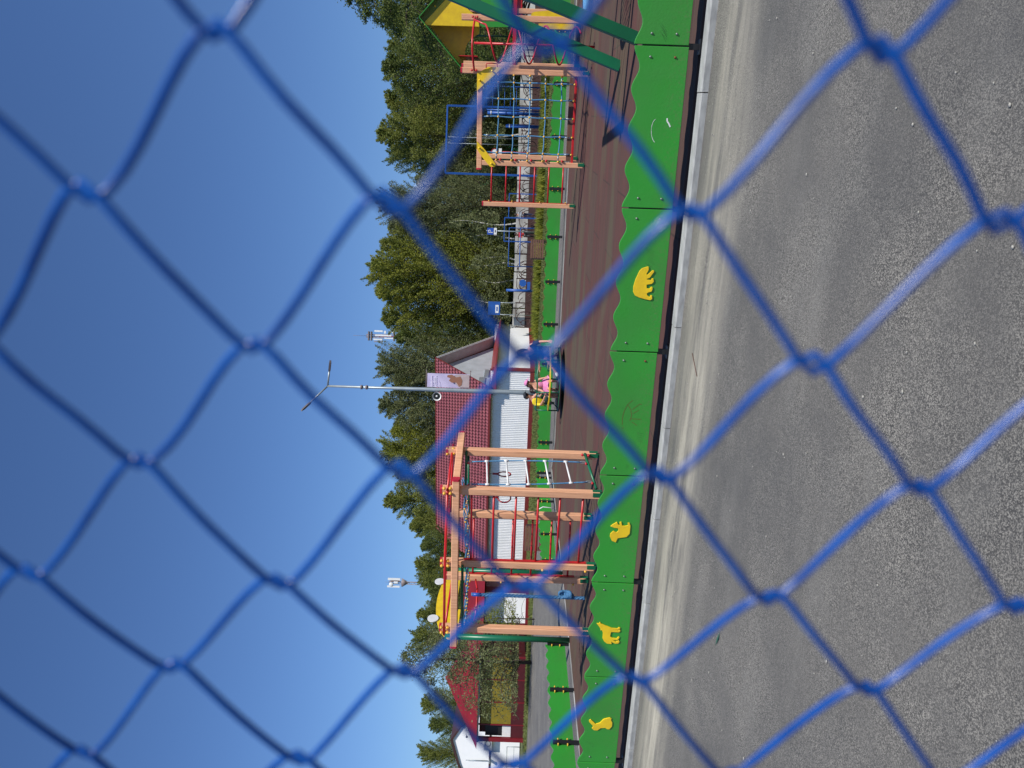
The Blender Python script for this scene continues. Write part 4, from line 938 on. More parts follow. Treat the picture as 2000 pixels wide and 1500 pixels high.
rl_ = thing('railing', 'thin pale green railing in front of the white barn', 'railing', bc+V((-.5, -4, 0)))
rb0 = bc+V((-1.2, -4, 0))
MB().tube([rb0+V((1.2, 0, 1.0)), rb0+V((-6, 0, 1.0))], .03, 6).tube([rb0+V((1.2, 0, .5)), rb0+V((-6, 0, .5))], .02, 6).build('rail', 'galv', rl_)
for k in range(6): MB().tube([rb0+V((1.2-1.4*k, 0, 0)), rb0+V((1.2-1.4*k, 0, 1.0))], .025, 6).build('post', 'galv', rl_)

# ------------------------------------------------------------------ phone masts
def mast(label, px, py, Y, w, h0, panels, spike):
    t = at(px, py, Y); b = V((t.x, Y, 0)); o = thing('phone_mast', label, 'mast', b); top = t.z; lt = MB()
    for sx, sy in ((-1, -1), (1, -1), (0, 1)): lt.tube([b+V((sx*w*1.5, sy*w*1.5, 0)), b+V((sx*w*.6, sy*w*.6, top))], w*.17, 5)
    n = int(top/(w*3.2)); 
    for k in range(n):
        f0, f1 = k/n, (k+1)/n; a = w*(1.5-.9*f0); c = w*(1.5-.9*f1)
        lt.tube([b+V((-a, -a, top*f0)), b+V((c, -c, top*f1))], w*.08, 4).tube([b+V((a, -a, top*f0)), b+V((-c, -c, top*f1))], w*.08, 4).tube([b+V((-c, -c, top*f1)), b+V((c, -c, top*f1))], w*.08, 4)
    lt.build('lattice', 'mast', o)
    if spike: MB().tube([b+Z*top, b+Z*(top+spike)], w*.07, 5).build('spike', 'mast', o)
    for (dx, z0, z1, r_, m_) in panels: MB().box(b+V((dx, -w, top-(z0+z1)/2)), V((r_, 0, 0)), V((0, r_*.6, 0)), Z*(z1-z0)/2).build('antenna', m_, o)
    return o, b, top
o, b, top = mast('tall lattice phone mast with many antennas above the trees in the middle', 716, 656, 200, .62, 0,
     [(1.35, 2.2, 4.4, .22, 'antenna'), (-.9, 2.0, 4.4, .2, 'antenna'), (-1.5, 2.2, 4.6, .12, 'mast'), (.2, 2.4, 6.8, .2, 'antenna'), (1.1, 4.8, 5.3, .35, 'antenna'), (1.2, 6.9, 7.5, .25, 'antenna'), (0, 3.0, 7.4, .12, 'dkred'), (-.5, 4.9, 7.4, .15, 'antenna')], 3.6)
for z in (.6, 1.3, 7.4): MB().box(b+Z*(top-z), V((1.2, 0, 0)), V((0, .8, 0)), Z*.12).build('platform', 'mast', o)
o, b, top = mast('slim phone mast with white panel antennas above the trees at the left', 760, 1137, 150, .34, 0,
     [(-.75, -.3, 2.2, .17, 'antenna'), (.75, -.2, 2.3, .2, 'antenna'), (.4, .3, 2.2, .12, 'mast'), (.1, 1.0, 1.8, .2, 'antenna')], .8)
MB().sph(b+V((-.3, -.5, top-.5)), .42, 12, 8, 1, .3, 1).build('dish', 'antenna', o)
MB().tube([b+Z*(top-2.6), b+Z*(top-3.8)], [.9, .2], 8).build('platform', 'mast', o)

# ------------------------------------------------------------------ trees
def tube_np(mb, pts, rs, n=6): mb.tube(pts, rs, n)
def tree_meshes(seed, H, Rc, nb, nl, leaf, droop=.5, base=.14, trunk=.16, shape='birch', spread=.13, up=1.0):
    rg = np.random.default_rng(seed); wd = MB()
    tp_ = [V((0.02*H*math.sin(seed+k*1.1)*k/8, .02*H*math.cos(seed*2+k)*k/8, H*.97*k/8)) for k in range(9)]
    wd.tube(tp_, [trunk*(1-.93*k/8) for k in range(9)], 8)
    P_ = []
    for i in range(nb):
        h = base+(1-base)*((i+rg.random())/nb)**.9
        az = i*2.399+rg.normal()*.3
        if shape == 'birch': prof = (math.sin(math.pi*min(1, (h-base)/(1-base)*.86+.14))**.75)*(1-.12*h)
        elif shape == 'tall': prof = (1-(h-base)/(1-base))**.55*.9+.1
        else: prof = math.sqrt(max(0, 1-((h-.55)/.5)**2))*.95+.08
        L = Rc*prof*rg.uniform(.62, 1.12)+.3
        z0 = max(.08*H, h*H-L*.75); d = V((math.cos(az), math.sin(az), 0)); rise = L*rg.uniform(.75, 1.35)*up
        bpts = []
        for k in range(7):
            f = k/6; bpts.append(V((tp_[min(8, int(z0/H*8))].x, tp_[min(8, int(z0/H*8))].y, 0))*(1-f)+d*L*f+Z*(z0+rise*(f-droop*f*f*1.1)))
        wd.tube(bpts, [trunk*.28*(1-h*.6)*(1-.85*f/6)+.006 for f in range(7)], 4, caps=False)
        m = int(nl/nb*rg.uniform(.6, 1.4)); f = rg.beta(1.7, 1.15, m); idx = np.minimum(5, (f*6).astype(int)); bp = np.array([tuple(q) for q in bpts])
        c = bp[idx]+(bp[idx+1]-bp[idx])*((f*6-idx)[:, None])
        sg = ((spread*L+.14)*(1.25-1.12*f**1.5))[:, None]; of = rg.normal(size=(m, 3))*sg*np.array([1, 1, .8]); of[:, 2] -= droop*abs(rg.normal(size=m))*sg[:, 0]*1.2
        P_.append(c+of)
    pts = np.concatenate(P_); pts = pts[pts[:, 2] > (base-.03)*H]; pts = pts[:len(pts)]
    # fine twigs of leaves poking out of the top
    n = len(pts); a = rg.normal(size=(n, 3)); a[:, 2] -= .5; a /= np.linalg.norm(a, axis=1)[:, None]
    b = rg.normal(size=(n, 3)); b -= a*(a*b).sum(1)[:, None]; b /= np.linalg.norm(b, axis=1)[:, None]
    s = leaf*rg.uniform(.6, 1.35, n)[:, None]
    v = np.stack([pts-a*s, pts+b*s*.5, pts+a*s, pts-b*s*.5], 1).reshape(-1, 3)
    me = bpy.data.meshes.new('crown'); me.vertices.add(4*n); me.vertices.foreach_set('co', v.ravel().astype(np.float32))
    me.loops.add(4*n); me.loops.foreach_set('vertex_index', np.arange(4*n, dtype=np.int32)); me.polygons.add(n)
    me.polygons.foreach_set('loop_start', np.arange(0, 4*n, 4, dtype=np.int32)); me.polygons.foreach_set('loop_total', np.full(n, 4, dtype=np.int32)); me.update(calc_edges=True)
    wm = bpy.data.meshes.new('trunk'); wm.from_pydata([tuple(p) for p in wd.v], [], wd.f); wm.polygons.foreach_set('use_smooth', wd.sm)
    return me, wm
def plant(name, label, cat, loc, meshes, leafm, barkm, scale=(1, 1, 1), rz=0, group=None):
    t = bpy.data.objects.new(name, None); COL.objects.link(t); t.location = loc; t.rotation_euler = (0, 0, rz); t.scale = scale
    tag(t, label, cat, group)
    cr = bpy.data.objects.new('crown', meshes[0]); tr = bpy.data.objects.new('trunk', meshes[1])
    for o, m in ((cr, leafm), (tr, barkm)):
        COL.objects.link(o); o.parent = t
        if not o.data.materials: o.data.materials.append(m)
        o.material_slots[0].link = 'OBJECT'; o.material_slots[0].material = m
    return t
TM = [tree_meshes(11, 13.2, 3.7, 170, 54000, .066, .15, up=1.5, spread=.10), tree_meshes(23, 13.4, 3.4, 160, 52000, .066, .3, up=1.35, spread=.10), tree_meshes(37, 13.2, 3.9, 180, 58000, .064, .1, shape='tall', up=1.6, spread=.09), tree_meshes(51, 13.2, 3.6, 155, 52000, .068, .2, up=1.5, spread=.11)]
row = [ # photo x of the top, photo y, depth, mesh, leaf colour, width factor, label
 (748, 130, 52, 0, 1, 1.1, 'dense dark birch right of the play tower roof, tallest part behind it'),
 (752, 195, 60, 3, 0, 1.0, 'bushy green tree behind the upper part of the blue rope net'),
 (738, 262, 58, 1, 0, 1.0, 'drooping green tree behind the left half of the blue rope net'),
 (850, 335, 66, 3, 3, .8, 'low pale tree in the gap left of the net frame'),
 (752, 398, 56, 2, 3, .85, 'grey-green birch left of the net frame, beside the red rung ladder'),
 (760, 440, 60, 0, 3, .95, 'broad grey-green birch behind the parking sign'),
 (745, 478, 66, 1, 0, .8, 'slender birch with a separate tip left of the parking sign'),
 (728, 525, 57, 2, 2, .95, 'yellow-green birch behind the blue signboard'),
 (734, 566, 60, 3, 2, .9, 'fresh green birch standing over the blue signboard'),
 (748, 618, 62, 1, 0, .95, 'drooping birch beside the foot of the tall phone mast'),
 (772, 662, 68, 3, 1, .8, 'darker tree behind the foot of the tall phone mast'),
 (745, 712, 66, 2, 3, .9, 'pointed birch behind the gable, right of the street lamp'),
 (768, 745, 70, 0, 2, .8, 'yellow-green birch directly behind the street lamp'),
 (742, 790, 68, 1, 3, .95, 'feathery birch behind the tiled roof, left of the street lamp'),
 (765, 836, 72, 0, 2, .9, 'fresh green birch behind the middle of the tiled roof'),
 (752, 880, 70, 2, 2, .95, 'tall fresh birch behind the tiled roof above the climbing frame'),
 (772, 925, 74, 3, 0, .9, 'rounded green tree behind the tiled roof over the climbing frame'),
 (752, 980, 68, 1, 0, .95, 'drooping birch past the ridge of the tiled roof'),
 (800, 1025, 66, 3, 0, .8, 'lower tree at the left end of the tiled roof'),
 (822, 1062, 60, 0, 1, .9, 'dark tree between the tiled roof and the slim phone mast'),
 (812, 1100, 62, 1, 0, .9, 'drooping tree just right of the slim phone mast'),
 (835, 1150, 58, 3, 1, .9, 'dark tree behind the yellow arch board'),
 (815, 1200, 62, 1, 0, .8, 'feathery tree left of the slim phone mast'),
 (822, 1372, 75, 0, 0, .9, 'green tree behind the red pyramid roof'),
 (838, 1415, 72, 3, 1, .9, 'dark tree between the red pyramid roof and the barn'),
 (822, 1470, 78, 2, 0, .8, 'small tree rising behind the barn roof'),
 (765, 300, 70, 2, 1, .7, 'narrow dark tree behind the blue rope frame'),
 (760, 90, 66, 1, 0, .9, 'green tree behind the play tower roof edge'),
 (745, 30, 60, 3, 1, 1.1, 'broad dark tree behind the yellow gable'),
]
for i, (px, py, Y, mi, li, wf, lab) in enumerate(row):
    Y = Y+8 if (py < 640 and Y < 64) else Y
    t = at(px, py, Y); H = t.z+.05; x = t.x
    k = H/14.0; g_ = 'birches and other trees behind the playground'
    plant('birch_tree' if li in (2, 3) or mi in (1, 2) else 'leafy_tree', lab, 'tree', (x, Y, -.06), TM[mi], LEAF[li], M['bark'], (k*wf*1.12, k*wf*1.12, k*1.05), i*1.31, g_)
for i, (px, py, Y, mi, li, wf, lab) in enumerate([
 (790, 230, 84, 2, 0, 1.1, 'far tree closing the gap behind the blue rope frame'), (800, 352, 88, 0, 3, .9, 'far low tree seen through the gap left of the net frame'),
 (800, 1010, 84, 1, 3, 1.0, 'far tree just past the left end of the roof ridge'), (812, 1128, 86, 2, 0, 1.0, 'far tree behind the slim phone mast'),
 (832, 1180, 82, 0, 3, 1.0, 'far tree behind the yellow arch board, right of its second ear'), (800, 1245, 80, 2, 0, 1.0, 'far tree between the yellow arch and the rowan')]):
    t = at(px, py, Y); k = (t.z+.05)/14
    plant('leafy_tree', lab, 'tree', (t.x, Y, -.06), TM[mi], LEAF[li], M['bark'], (k*wf*1.1, k*wf*1.1, k), i*2.1+.5, 'birches and other trees behind the playground')
# second, darker rank that closes the view under the crowns
under = tree_meshes(91, 6, 3.2, 60, 16000, .10, .3, base=.04, up=.5, shape='round', spread=.2)
for i, (py, Y) in enumerate([(40, 84), (110, 86), (180, 88), (250, 86), (320, 90), (385, 84), (450, 86), (510, 85), (575, 88), (640, 90), (1130, 76), (1210, 80), (1290, 84), (1370, 90), (1450, 92)]):
    a, _ = ray(950, py); g_ = 'understorey bushes behind the row of trees'
    lab = 'dark understorey bush filling the gap under the trees behind the playground'
    plant('bush', lab, 'bush', (a*Y, Y, -.06), under, LEAF[1], M['bark'], (1.25, 1.1, 1.05+.25*math.sin(i*2.1)), i*.9, g_)
# big overhanging tree at the right edge, with hanging strands
BT = tree_meshes(77, 12, 4.6, 120, 70000, .055, .95, base=.2, trunk=.22, spread=.12, up=.7)
t = at(640, -12, 42); plant('birch_tree', 'big dark weeping birch hanging in at the upper right corner', 'tree', (t.x+.6, 42, -.06), BT, LEAF[1], M['bark'], (t.z/12*1.25, t.z/12*1.25, t.z/12), .4)
# loose rowan in front of the kiosk
RW = tree_meshes(66, 7, 2.9, 80, 17000, .055, .9, base=.13, trunk=.10, spread=.13, up=.75)
t = at(770, 1285, 40); plant('rowan_tree', 'loose open-crowned tree in front of the kiosk with red pyramid roof', 'tree', (t.x, 40, -.06), RW, LEAF[3], M['bark'], (t.z/7,)*3, .4)
RW2 = tree_meshes(67, 5, 1.5, 36, 3600, .06, .95, base=.3, trunk=.05, spread=.13, up=.8)
t = at(905, 1205, 38); plant('rowan_tree', 'small drooping tree in front of the white kiosk', 'tree', (t.x, 38, -.06), RW2, LEAF[2], M['bark'], (t.z/5,)*3, 1.4)
# pale birch stems standing among the crowns
for i, (px0, py, Y) in enumerate([(905, 262, 60), (885, 433, 59), (920, 460, 60), (930, 503, 59), (925, 515, 59), (940, 548, 61), (930, 590, 60), (945, 612, 60)]):
    t = at(px0, py, Y); w = MB(); n_ = 9
    w.tube([V((t.x+.15*math.sin(i+k), Y+.1*k/8, -.06+(t.z+.06)*k/8)) for k in range(9)], [.09-.07*k/8 for k in range(9)], 7)
    ob = w.build('trunk', 'birch'); 
    rt_ = thing('birch_sapling', ['thin white birch stem behind the blue rope net', 'thin white birch stem beside the parking sign', 'white birch stem left of the parking sign', 'white birch stem above the brown slatted bench', 'second thin stem close to the one above the brown bench', 'white birch stem left of the brown bench', 'white birch stem over the blue signboard', 'white birch stem at the left edge of the signboard'][i], 'tree', (t.x, Y, -.06), None)
    ob.parent = rt_; ob.location = -V((t.x, Y, -.06))
    cr = tree_meshes(200+i, max(3, t.z), .9, 22, 1300, .07, .6, base=.45, trunk=.02) if i < 2 else None
    if i == 0: SAP = tree_meshes(300, 5, .95, 26, 1500, .075, .6, base=.45, trunk=.02)
    c = bpy.data.objects.new('crown', SAP[0]); COL.objects.link(c); c.parent = rt_; c.scale = (1, 1, t.z/4.6)
    if not c.data.materials: c.data.materials.append(LEAF[3])

# ------------------------------------------------------------------ yard beyond the far fence
def pole_thing(name, label, cat, base, h, r, m): 
    o = thing(name, label, cat, base); MB().tube([V(base), V(base)+Z*h], r, 8).build('pole', m, o); return o
bY = 47
ps = at(1000, 452, bY); ps.z = -.05; zt2 = at(950, 452, bY).z
o = pole_thing('parking_sign', 'blue parking sign with white letter P and plate below, on a thin pole', 'sign', ps, zt2+.05, .035, 'galv')
sz = .21; pc_ = at(958, 452, bY); pl_ = MB().box(V((pc_.x, bY-.06, pc_.z)), V((sz, 0, 0)), V((0, .01, 0)), Z*sz*.95).build('sign_plate', 'signblue', o)
x, z, y = pc_.x, pc_.z, bY-.08; w = .035
MB().box(V((x-.075, y, z)), V((w*.6, 0, 0)), V((0, .006, 0)), Z*.14).tube([V((x-.075, y, z+.12)), V((x+.03, y, z+.12)), V((x+.075, y, z+.06)), V((x+.03, y, z-.0)), V((x-.075, y, z-.0))], .022, 6).build('letter', 'white', pl_)
pc2 = at(967.5, 452, bY); MB().box(V((pc2.x, bY-.06, pc2.z)), V((sz, 0, 0)), V((0, .01, 0)), Z*.09).build('sub_plate', 'white', o)
MB().box(V((pc2.x, bY-.073, pc2.z)), V((.08, 0, 0)), V((0, .003, 0)), Z*.03).build('pictogram', 'black', o)
ps = at(1000, 297, 50); ps.z = -.05; pc_ = at(966, 297, 50)
o = pole_thing('traffic_sign', 'round white sign with red ring and small plate on a red striped pole', 'sign', ps, pc_.z+.3, .03, 'red')
MB().tube([V((pc_.x, 49.96, pc_.z)), V((pc_.x, 49.93, pc_.z))], .20, 20).build('sign_disc', 'white', o)
MB().tube([V((pc_.x+.2*math.cos(a), 49.92, pc_.z+.2*math.sin(a))) for a in [2*math.pi*i/20 for i in range(20)]], .018, 6, closed=True).build('ring', 'redshirt', o)
pc2 = at(977, 297, 50); MB().box(V((pc2.x, 49.95, pc2.z)), V((.23, 0, 0)), V((0, .01, 0)), Z*.10).build('sub_plate', 'white', o)
# blue signboard
q = at(965, 602, 56); o = thing('signboard', 'blue and white signboard on two thin posts among the birches', 'sign', V((q.x, 56, -.05)))
bd_ = MB().box(V((q.x, 56, q.z)), V((.50, 0, 0)), V((0, .02, 0)), Z*.45).build('board', 'bluep', o); MB().box(V((q.x-.05, 55.97, q.z-.22)), V((.30, 0, 0)), V((0, .01, 0)), Z*.12).build('poster', 'white', bd_)
MB().box(V((q.x-.05, 55.955, q.z-.22)), V((.16, 0, 0)), V((0, .004, 0)), Z*.05).build('print', 'bluep', bd_)
for s in (-.45, .45): MB().tube([V((q.x+s, 56.03, -.05)), V((q.x+s, 56.03, q.z+.4))], .03, 6).build('post', 'galv', o)
# tall blue rope-climb frame
def bframe(name, label, y0, y1, Y, px, m='bluep', r=.07, extra=()):
    a, b = at(px, y0, Y), at(px, y1, Y); z = (a.z+b.z)/2; A_, B_ = V((a.x, Y, 0)), V((b.x, Y-.0, 0))
    o = thing(name, label, 'exercise frame', (A_+B_)/2)
    for q in (A_, B_): MB().bar(q-Z*.05, q+Z*z, r*2, r*2, up=N).build('post', m, o)
    MB().bar(A_+Z*z, B_+Z*z, r*1.6, r*1.6).build('top_bar', m, o)
    return o, A_, B_, z
o, A_, B_, z = bframe('rope_climb_frame', 'tall blue rope-climbing frame behind the blue rope net', 206, 338, 52, 872)
for py in (268, 280): q = at(900, py, 52); MB().tube([V((q.x, 52, z)), V((q.x, 52, .3))], .018, 6).build('hanging_rope', 'galv', o)
frs = [('pull_up_bar', 'higher blue pull-up bar with two posts right of the brown bench', 425, 471, 50, 985, .035),
       ('pull_up_bar', 'pull-up bar with white rail right of the parking sign', 378, 425, 51, 994, .035)]
for nm, lab, y0, y1, Y, px, r in frs: bframe(nm, lab, y0, y1, Y, px, 'bluep', r)
o = thing('parallel_bars', 'low blue rectangular exercise frame beside the brown bench', 'exercise frame', at(1000, 482, 49)*1)
o.location.z = 0; o['_w'] = tuple(o.location)
for Yq, xx in ((48.6, 995), (49.4, 1017)):
    a, b = at(xx, 445, Yq), at(xx, 520, Yq); MB().tube([V((a.x, Yq, 0)), V((a.x, Yq, a.z)), V((b.x, Yq, a.z)), V((b.x, Yq, 0))], .035, 7).build('bar', 'bluep', o)
q = at(1000, 567, 50); q.z = -.05; o = thing('exercise_machine', 'blue exercise machine with round disc beside the ornamental fence', 'exercise machine', q)
MB().tube([q, q+Z*2.15], .09, 10).build('post', 'bluep', o); c = q+V((.5, -.05, 1.05)); MB().tube([c+V((0, .03, 0)), c-V((0, .03, 0))], .24, 16).build('disc', 'bluep', o)
MB().box(q+V((.3, 0, .65)), V((.28, 0, 0)), V((0, .15, 0)), Z*.1).build('seat', 'bluep', o)
o = thing('wall_bars', 'blue wall bars seen through the upper part of the blue rope net', 'exercise frame', V((*xy(200, 50), 0)))
a, b = at(951, 168, 50), at(951, 214, 50); 
for q in (a, b): MB().tube([V((q.x, 50, -.05)), V((q.x, 50, q.z))], .05, 7).build('post', 'bluep', o)
for k in range(6): z = a.z-.02-.40*k; MB().tube([V((a.x, 50, z)), V((b.x, 50, z))], .025, 6).build('rung', 'bluep', o)
o = thing('exercise_post', 'thick blue posts of an exercise station seen through the blue rope net', 'exercise frame', V((*xy(235, 51), 0)))
for py, px in ((220, 952), (246, 988)): q = at(px, py, 51); MB().tube([V((q.x, 51, -.05)), V((q.x, 51, q.z))], .11, 10).build('post', 'bluep', o); MB().tube([V((q.x, 51, q.z-.3)), V((q.x, 51, q.z-.22))], .12, 10).build('collar', 'white', o)
# green sheet-metal pavilion among the trees
q = at(1000, 326, 82); q.z = -.05; o = thing('pavilion', 'green sheet-clad pavilion half hidden between the trees', 'building', q)
MB().box(q+Z*2.2, V((1.9, 0, 0)), V((0, 2, 0)), Z*2.2).build('wall', 'greennet', o); MB().add([q+V((-2.1, -2.2, 4.4)), q+V((2.1, -2.2, 4.4)), q+V((2.1, 2.2, 5.9)), q+V((-2.1, 2.2, 5.9))], [(0, 1, 2, 3)]).build('roof', 'greennet', o)
# black heating pipe
o = thing('pipeline', 'black pipeline on short supports running under the trees', 'pipe', V((*xy(510, 66), 0)))
a, b = at(1005, 300, 66), at(1001, 640, 66); MB().tube([V((a.x, 66, 1.45)), V((b.x, 68, 1.75))], .22, 10).build('pipe', 'lead', o)
for k in range(6): q = V((a.x, 66, 0)).lerp(V((b.x, 68, 0)), (k+.5)/6); MB().box(q+Z*.65, V((.1, 0, 0)), V((0, .1, 0)), Z*.7).build('support', 'lead', o)
# low white concrete wall
wl = thing('concrete_wall', 'low pale concrete wall running behind the brown ornamental fence', 'wall', V((*xy(400, 63), 0)))
a, b = V((*xy(-10, 56), 0)), V((*xy(640, 57.5), 0)); n_ = 18
for k in range(n_):
    p, q = a.lerp(b, k/n_), a.lerp(b, (k+1)/n_-.004); MB().box((p+q)/2+Z*1.16, (q-p)/2, V((0, .12, 0)), Z*(.46+.012*math.sin(k*3))).build('block', 'concrete', wl)
MB().box((a+b)/2+Z*.33, (b-a)/2, V((0, .10, 0)), Z*.37).build('plinth', 'darkbrown', wl)  # dark strip added as painted shadow along the foot of the wall
# ornamental fence of curled bars
of_ = thing('ornamental_fence', 'dark brown ornamental metal fence with curled bars in front of the pale wall', 'fence', V((*xy(380, 54), 0)))
a, b = V((*xy(110, 52.5), 0)), V((*xy(640, 53.5), 0)); n_ = 11; rnd = random.Random(9)
for k in range(n_+1):
    p = a.lerp(b, k/n_); MB().bar(p-Z*.05, p+Z*1.45, .07, .07).build('post', 'darkbrown', of_)
    if k < n_:
        q = a.lerp(b, (k+1)/n_); pm = MB(); d = q-p; L = d.length
        pm.tube([p+Z*.15, q+Z*.15], .03, 5)
        for i in range(13):
            x0_, z0_ = rnd.random(), rnd.uniform(.15, .5); r_ = rnd.uniform(.35, .85); ph = rnd.uniform(0, 6.28); sp_ = rnd.uniform(1.5, 3.2)
            pts = []
            for j in range(12):
                t_ = j/11; xx = min(1, max(0, x0_+r_/L*math.cos(ph+sp_*t_)*.9)); zz_ = min(1.4, max(.05, .72+r_*math.sin(ph+sp_*t_)))
                pts.append(p+d*xx+Z*zz_)
            pm.tube(pts, .027, 5)
        pm.build('fence_panel', 'darkbrown', of_)
# benches
def bench(label, px, py, Y, w, turn=0):
    q = at(px, py, Y); q.z = -.05; o = thing('bench', label, 'bench', q)
    ax = V((math.cos(turn), math.sin(turn), 0)); ay = V((-ax.y, ax.x, 0))
    MB().box(q+Z*.43, ax*w/2, ay*.22, Z*.02).build('seat', 'brown', o)
    bk = MB()
    for k in range(6): bk.box(q-ay*.24+Z*(.22+.115*k), ax*w/2, ay*.012, Z*.045)
    bk.build('backrest', 'brown', o)
    for s in (-1, 1): MB().box(q+ax*s*w*.46+Z*.38, ax*.025, ay*.24, Z*.40).build('leg', 'darkbrown', o)
bench('brown slatted bench standing behind the far low fence', 1050, 488, 38, .95)
bench('brown slatted bench behind the rungs of the climbing frame', 1063, 1050, 30, 1.0)
# pink scooter-like toy leaning on the corner fence
q = at(1000, 990, 23.0); q.z = .0; o = thing('walking_stick', 'pale bent stick leaning beside the far corner fence', 'stick', q)
MB().tube([q+V((0, 0, .05)), q+V((.03, .0, .42)), q+V((-.05, 0, .55)), q+V((-.2, .1, .62))], .016, 7).build('shaft', 'white', o)
MB().sph(q+V((-.22, .1, .66)), .07, 8, 6, 1, 1, 1.2).build('handle', 'pink', o)
# flower bed in front of the storehouse
def tuft_stuff(name, label, cat, area, n, h, m, seed, wid=.03, kind='stuff'):
    rg = np.random.default_rng(seed); (ax0, ax1), (ay0, ay1) = area
    x = rg.uniform(ax0, ax1, n); y = rg.uniform(ay0, ay1, n); a = rg.uniform(0, 6.28, n); hh = h*rg.uniform(.4, 1.2, n); lx = rg.normal(size=n)*h*.35; ly = rg.normal(size=n)*h*.35
    px = x*D.x+y*N.x; py = x*D.y+y*N.y; z = np.full(n, -.07)
    v = np.stack([np.stack([px-np.cos(a)*wid, py-np.sin(a)*wid, z], 1), np.stack([px+np.cos(a)*wid, py+np.sin(a)*wid, z], 1), np.stack([px+lx, py+ly, z+hh], 1)], 1).reshape(-1, 3)
    me = bpy.data.meshes.new(name); me.from_pydata(v.tolist(), [], np.arange(3*n).reshape(-1, 3).tolist()); me.materials.append(M[m] if isinstance(m, str) else m)
    ob = bpy.data.objects.new(name, me); COL.objects.link(ob); return tag(ob, label, cat, None, kind)
tuft_stuff('grass', 'mown grass beyond the far low fence', 'grass', ((-14, 12), (31.5, 46)), 60000, .10, 'grassblade', 1, .03)
tuft_stuff('grass', 'grass verge in front of the kiosks and barn', 'grass', ((-38, -14), (34.5, 47)), 30000, .14, 'grassblade', 2, .04)
tuft_stuff('flower_bed', 'unkempt bed of low plants along the white storehouse wall', 'plants', ((-13, 4), (44, 46)), 9000, .5, LEAF[2], 3, .05)
tuft_stuff('wildflowers', 'scattered small yellow flowers by the far low fence', 'flowers', ((-9, 3), (40, 45.6)), 90, .05, 'bloom', 4, .05)

# ------------------------------------------------------------------ small things on the asphalt
rg = random.Random(12); gt = MB()
for k in range(330):
    t_ = 1.6+5.0*rg.random()**.8; s_ = rg.uniform(-5, 4.5); r_ = rg.choice([.003, .004, .005, .007])
    gt.sph(P(s_, t_, -.058+r_*.3), r_, 5, 3, rg.uniform(.7, 1.8), 1, .5)
tag(gt.build('grit', 'grit'), 'pale grit scattered over the grey asphalt', 'grit', None, 'stuff')
lf_ = gr(1404, 1240, -.05); tag(MB().prism([(0, -.012), (.05, -.02), (.13, 0), (.06, .02), (0, .01), (-.03, 0)], (lf_, V((-.8, .6, 0)), V((.2, .3, .05))), .003).build('fallen_leaf', 'leafdead', None, lf_), 'single green leaf lying on the grey asphalt', 'leaf')
tw_ = [gr(1352, 690, -.054), gr(1356, 710, -.054), gr(1361, 735, -.054)]; tag(MB().tube(tw_, .003, 5).build('twig', 'brown'), 'thin brown twig lying on the pale dust near the kerb', 'twig')

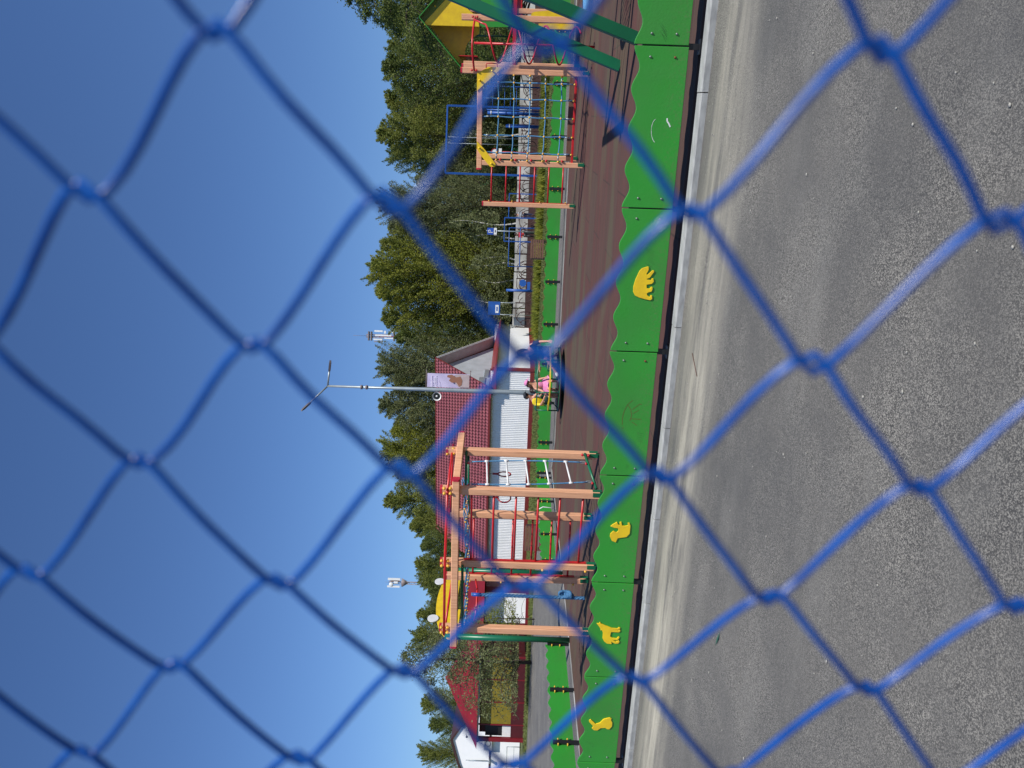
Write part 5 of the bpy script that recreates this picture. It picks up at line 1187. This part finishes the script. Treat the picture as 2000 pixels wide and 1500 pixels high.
# ------------------------------------------------------------------ blue chain-link fence in front of the lens
Y0, K = .1907, -.459
wx = V((1, K, 0)).normalized(); wn = V((-wx.y, wx.x, 0))
cols = {-1: .108/1, 0: .0728, 1: .0412, 2: .0075, 3: -.0241, 4: -.0600, 5: -.0911, 6: -.1279}
def colx(c):                                  # distance along the fence of node column c (grows to the left)
    f = math.sqrt(1+K*K)
    if c in cols: return cols[c]*f
    if c < -1: return cols[-1]*f+(-1-c)*.0365+.0012*math.sin(c*2.1)
    return cols[6]*f-(c-6)*.0365+.0012*math.sin(c*1.7)
PER = .0709; ZB = EYE-.0055
cl = thing('chain_link_fence', 'blue plastic-coated chain-link mesh filling the foreground, out of focus', 'fence', V((0, Y0, 0)))
SUB = 16; zr = 2.02
for c in range(-36, 46):
    xa, xb = colx(c), colx(c+1)                # wire between columns c (right) and c+1 (left)
    mid, A_ = (xa+xb)/2, (xa-xb)/2+.0019
    ph = 0 if c % 2 == 0 else .5               # z of right-hand bends: even columns at ZB + k*PER
    k0 = int(-(ZB)/PER)+1; near = -4 <= c <= 9
    n = SUB if near else 8; pts = []; r3 = random.Random(c+100); w1, w2 = r3.uniform(0, 6), r3.uniform(0, 6)
    tot = int(zr/PER)-1
    for j in range(tot*n+1):
        th = 2*math.pi*j/n; z = ZB+(k0+ph)*PER+PER*j/n
        tri = math.asin(.965*math.cos(th))/math.asin(.965)
        x = mid+A_*tri+.0007*math.sin(z*31+w1)+.0016*math.sin(2*th)*(.6+.4*math.sin(w1)); z2 = z+.0012*math.sin(z*17+w2)
        dep = .0016*math.sin(th)
        z2 = EYE+(z2-EYE)*(1+.024*min(1, max(0, (-x-.012)/.05))); q = V((0, Y0, 0))+wx*x+wn*dep; pts.append(V((q.x, q.y, z2)))
    MB().tube(pts, .00126, 8 if near else 5, caps=False).build('wire', 'wire', cl)

# ------------------------------------------------------------------ light, sky, camera
EL, AZ = R(49.5), R(-53)
sd = V((math.cos(EL)*math.cos(AZ), math.cos(EL)*math.sin(AZ), math.sin(EL)))
ld = bpy.data.lights.new('sun', 'SUN'); ld.energy = 5.0; ld.angle = R(.53); ld.color = (1, .955, .88)
lo_ = bpy.data.objects.new('sun', ld); COL.objects.link(lo_); lo_.rotation_euler = (-sd).to_track_quat('-Z', 'Y').to_euler()
w = bpy.data.worlds.new('World'); sc.world = w; w.use_nodes = True; nd, lk = w.node_tree.nodes, w.node_tree.links
sky = nd.new('ShaderNodeTexSky'); sky.sky_type = 'NISHITA'; sky.sun_disc = False; sky.sun_elevation = EL; sky.sun_rotation = math.atan2(sd.x, sd.y)
sky.air_density = 1.0; sky.dust_density = .7; sky.ozone_density = 4.0; sky.altitude = 100
tint = nd.new('ShaderNodeVectorMath'); tint.operation = 'MULTIPLY'; tint.inputs[1].default_value = (.60, .76, 1.0); lk.new(sky.outputs[0], tint.inputs[0])
bg = nd['Background']; lk.new(tint.outputs[0], bg.inputs[0]); bg.inputs[1].default_value = .118
cd = bpy.data.cameras.new('camera'); cd.sensor_fit = 'HORIZONTAL'; cd.sensor_width = 36; cd.lens = 36*F/2000; cd.clip_start = .01; cd.clip_end = 5000
cd.dof.use_dof = True; cd.dof.focus_distance = 11; cd.dof.aperture_fstop = cd.lens/3.3
co = bpy.data.objects.new('camera', cd); COL.objects.link(co)
cx = V((math.sin(ROLL), 0, -math.cos(ROLL))); cy = V((math.cos(ROLL), 0, math.sin(ROLL))); cz = V((0, -1, 0))
m4 = Matrix((cx, cy, cz)).transposed().to_4x4(); m4.translation = V((0, 0, EYE)); co.matrix_world = m4
sc.camera = co
sc.cycles.sample_clamp_direct = 12; sc.cycles.sample_clamp_indirect = 4
sc.view_settings.view_transform = 'Standard'; sc.view_settings.look = 'None'; sc.view_settings.exposure = 0
for o in bpy.data.objects:
    if '_w' in o: del o['_w']
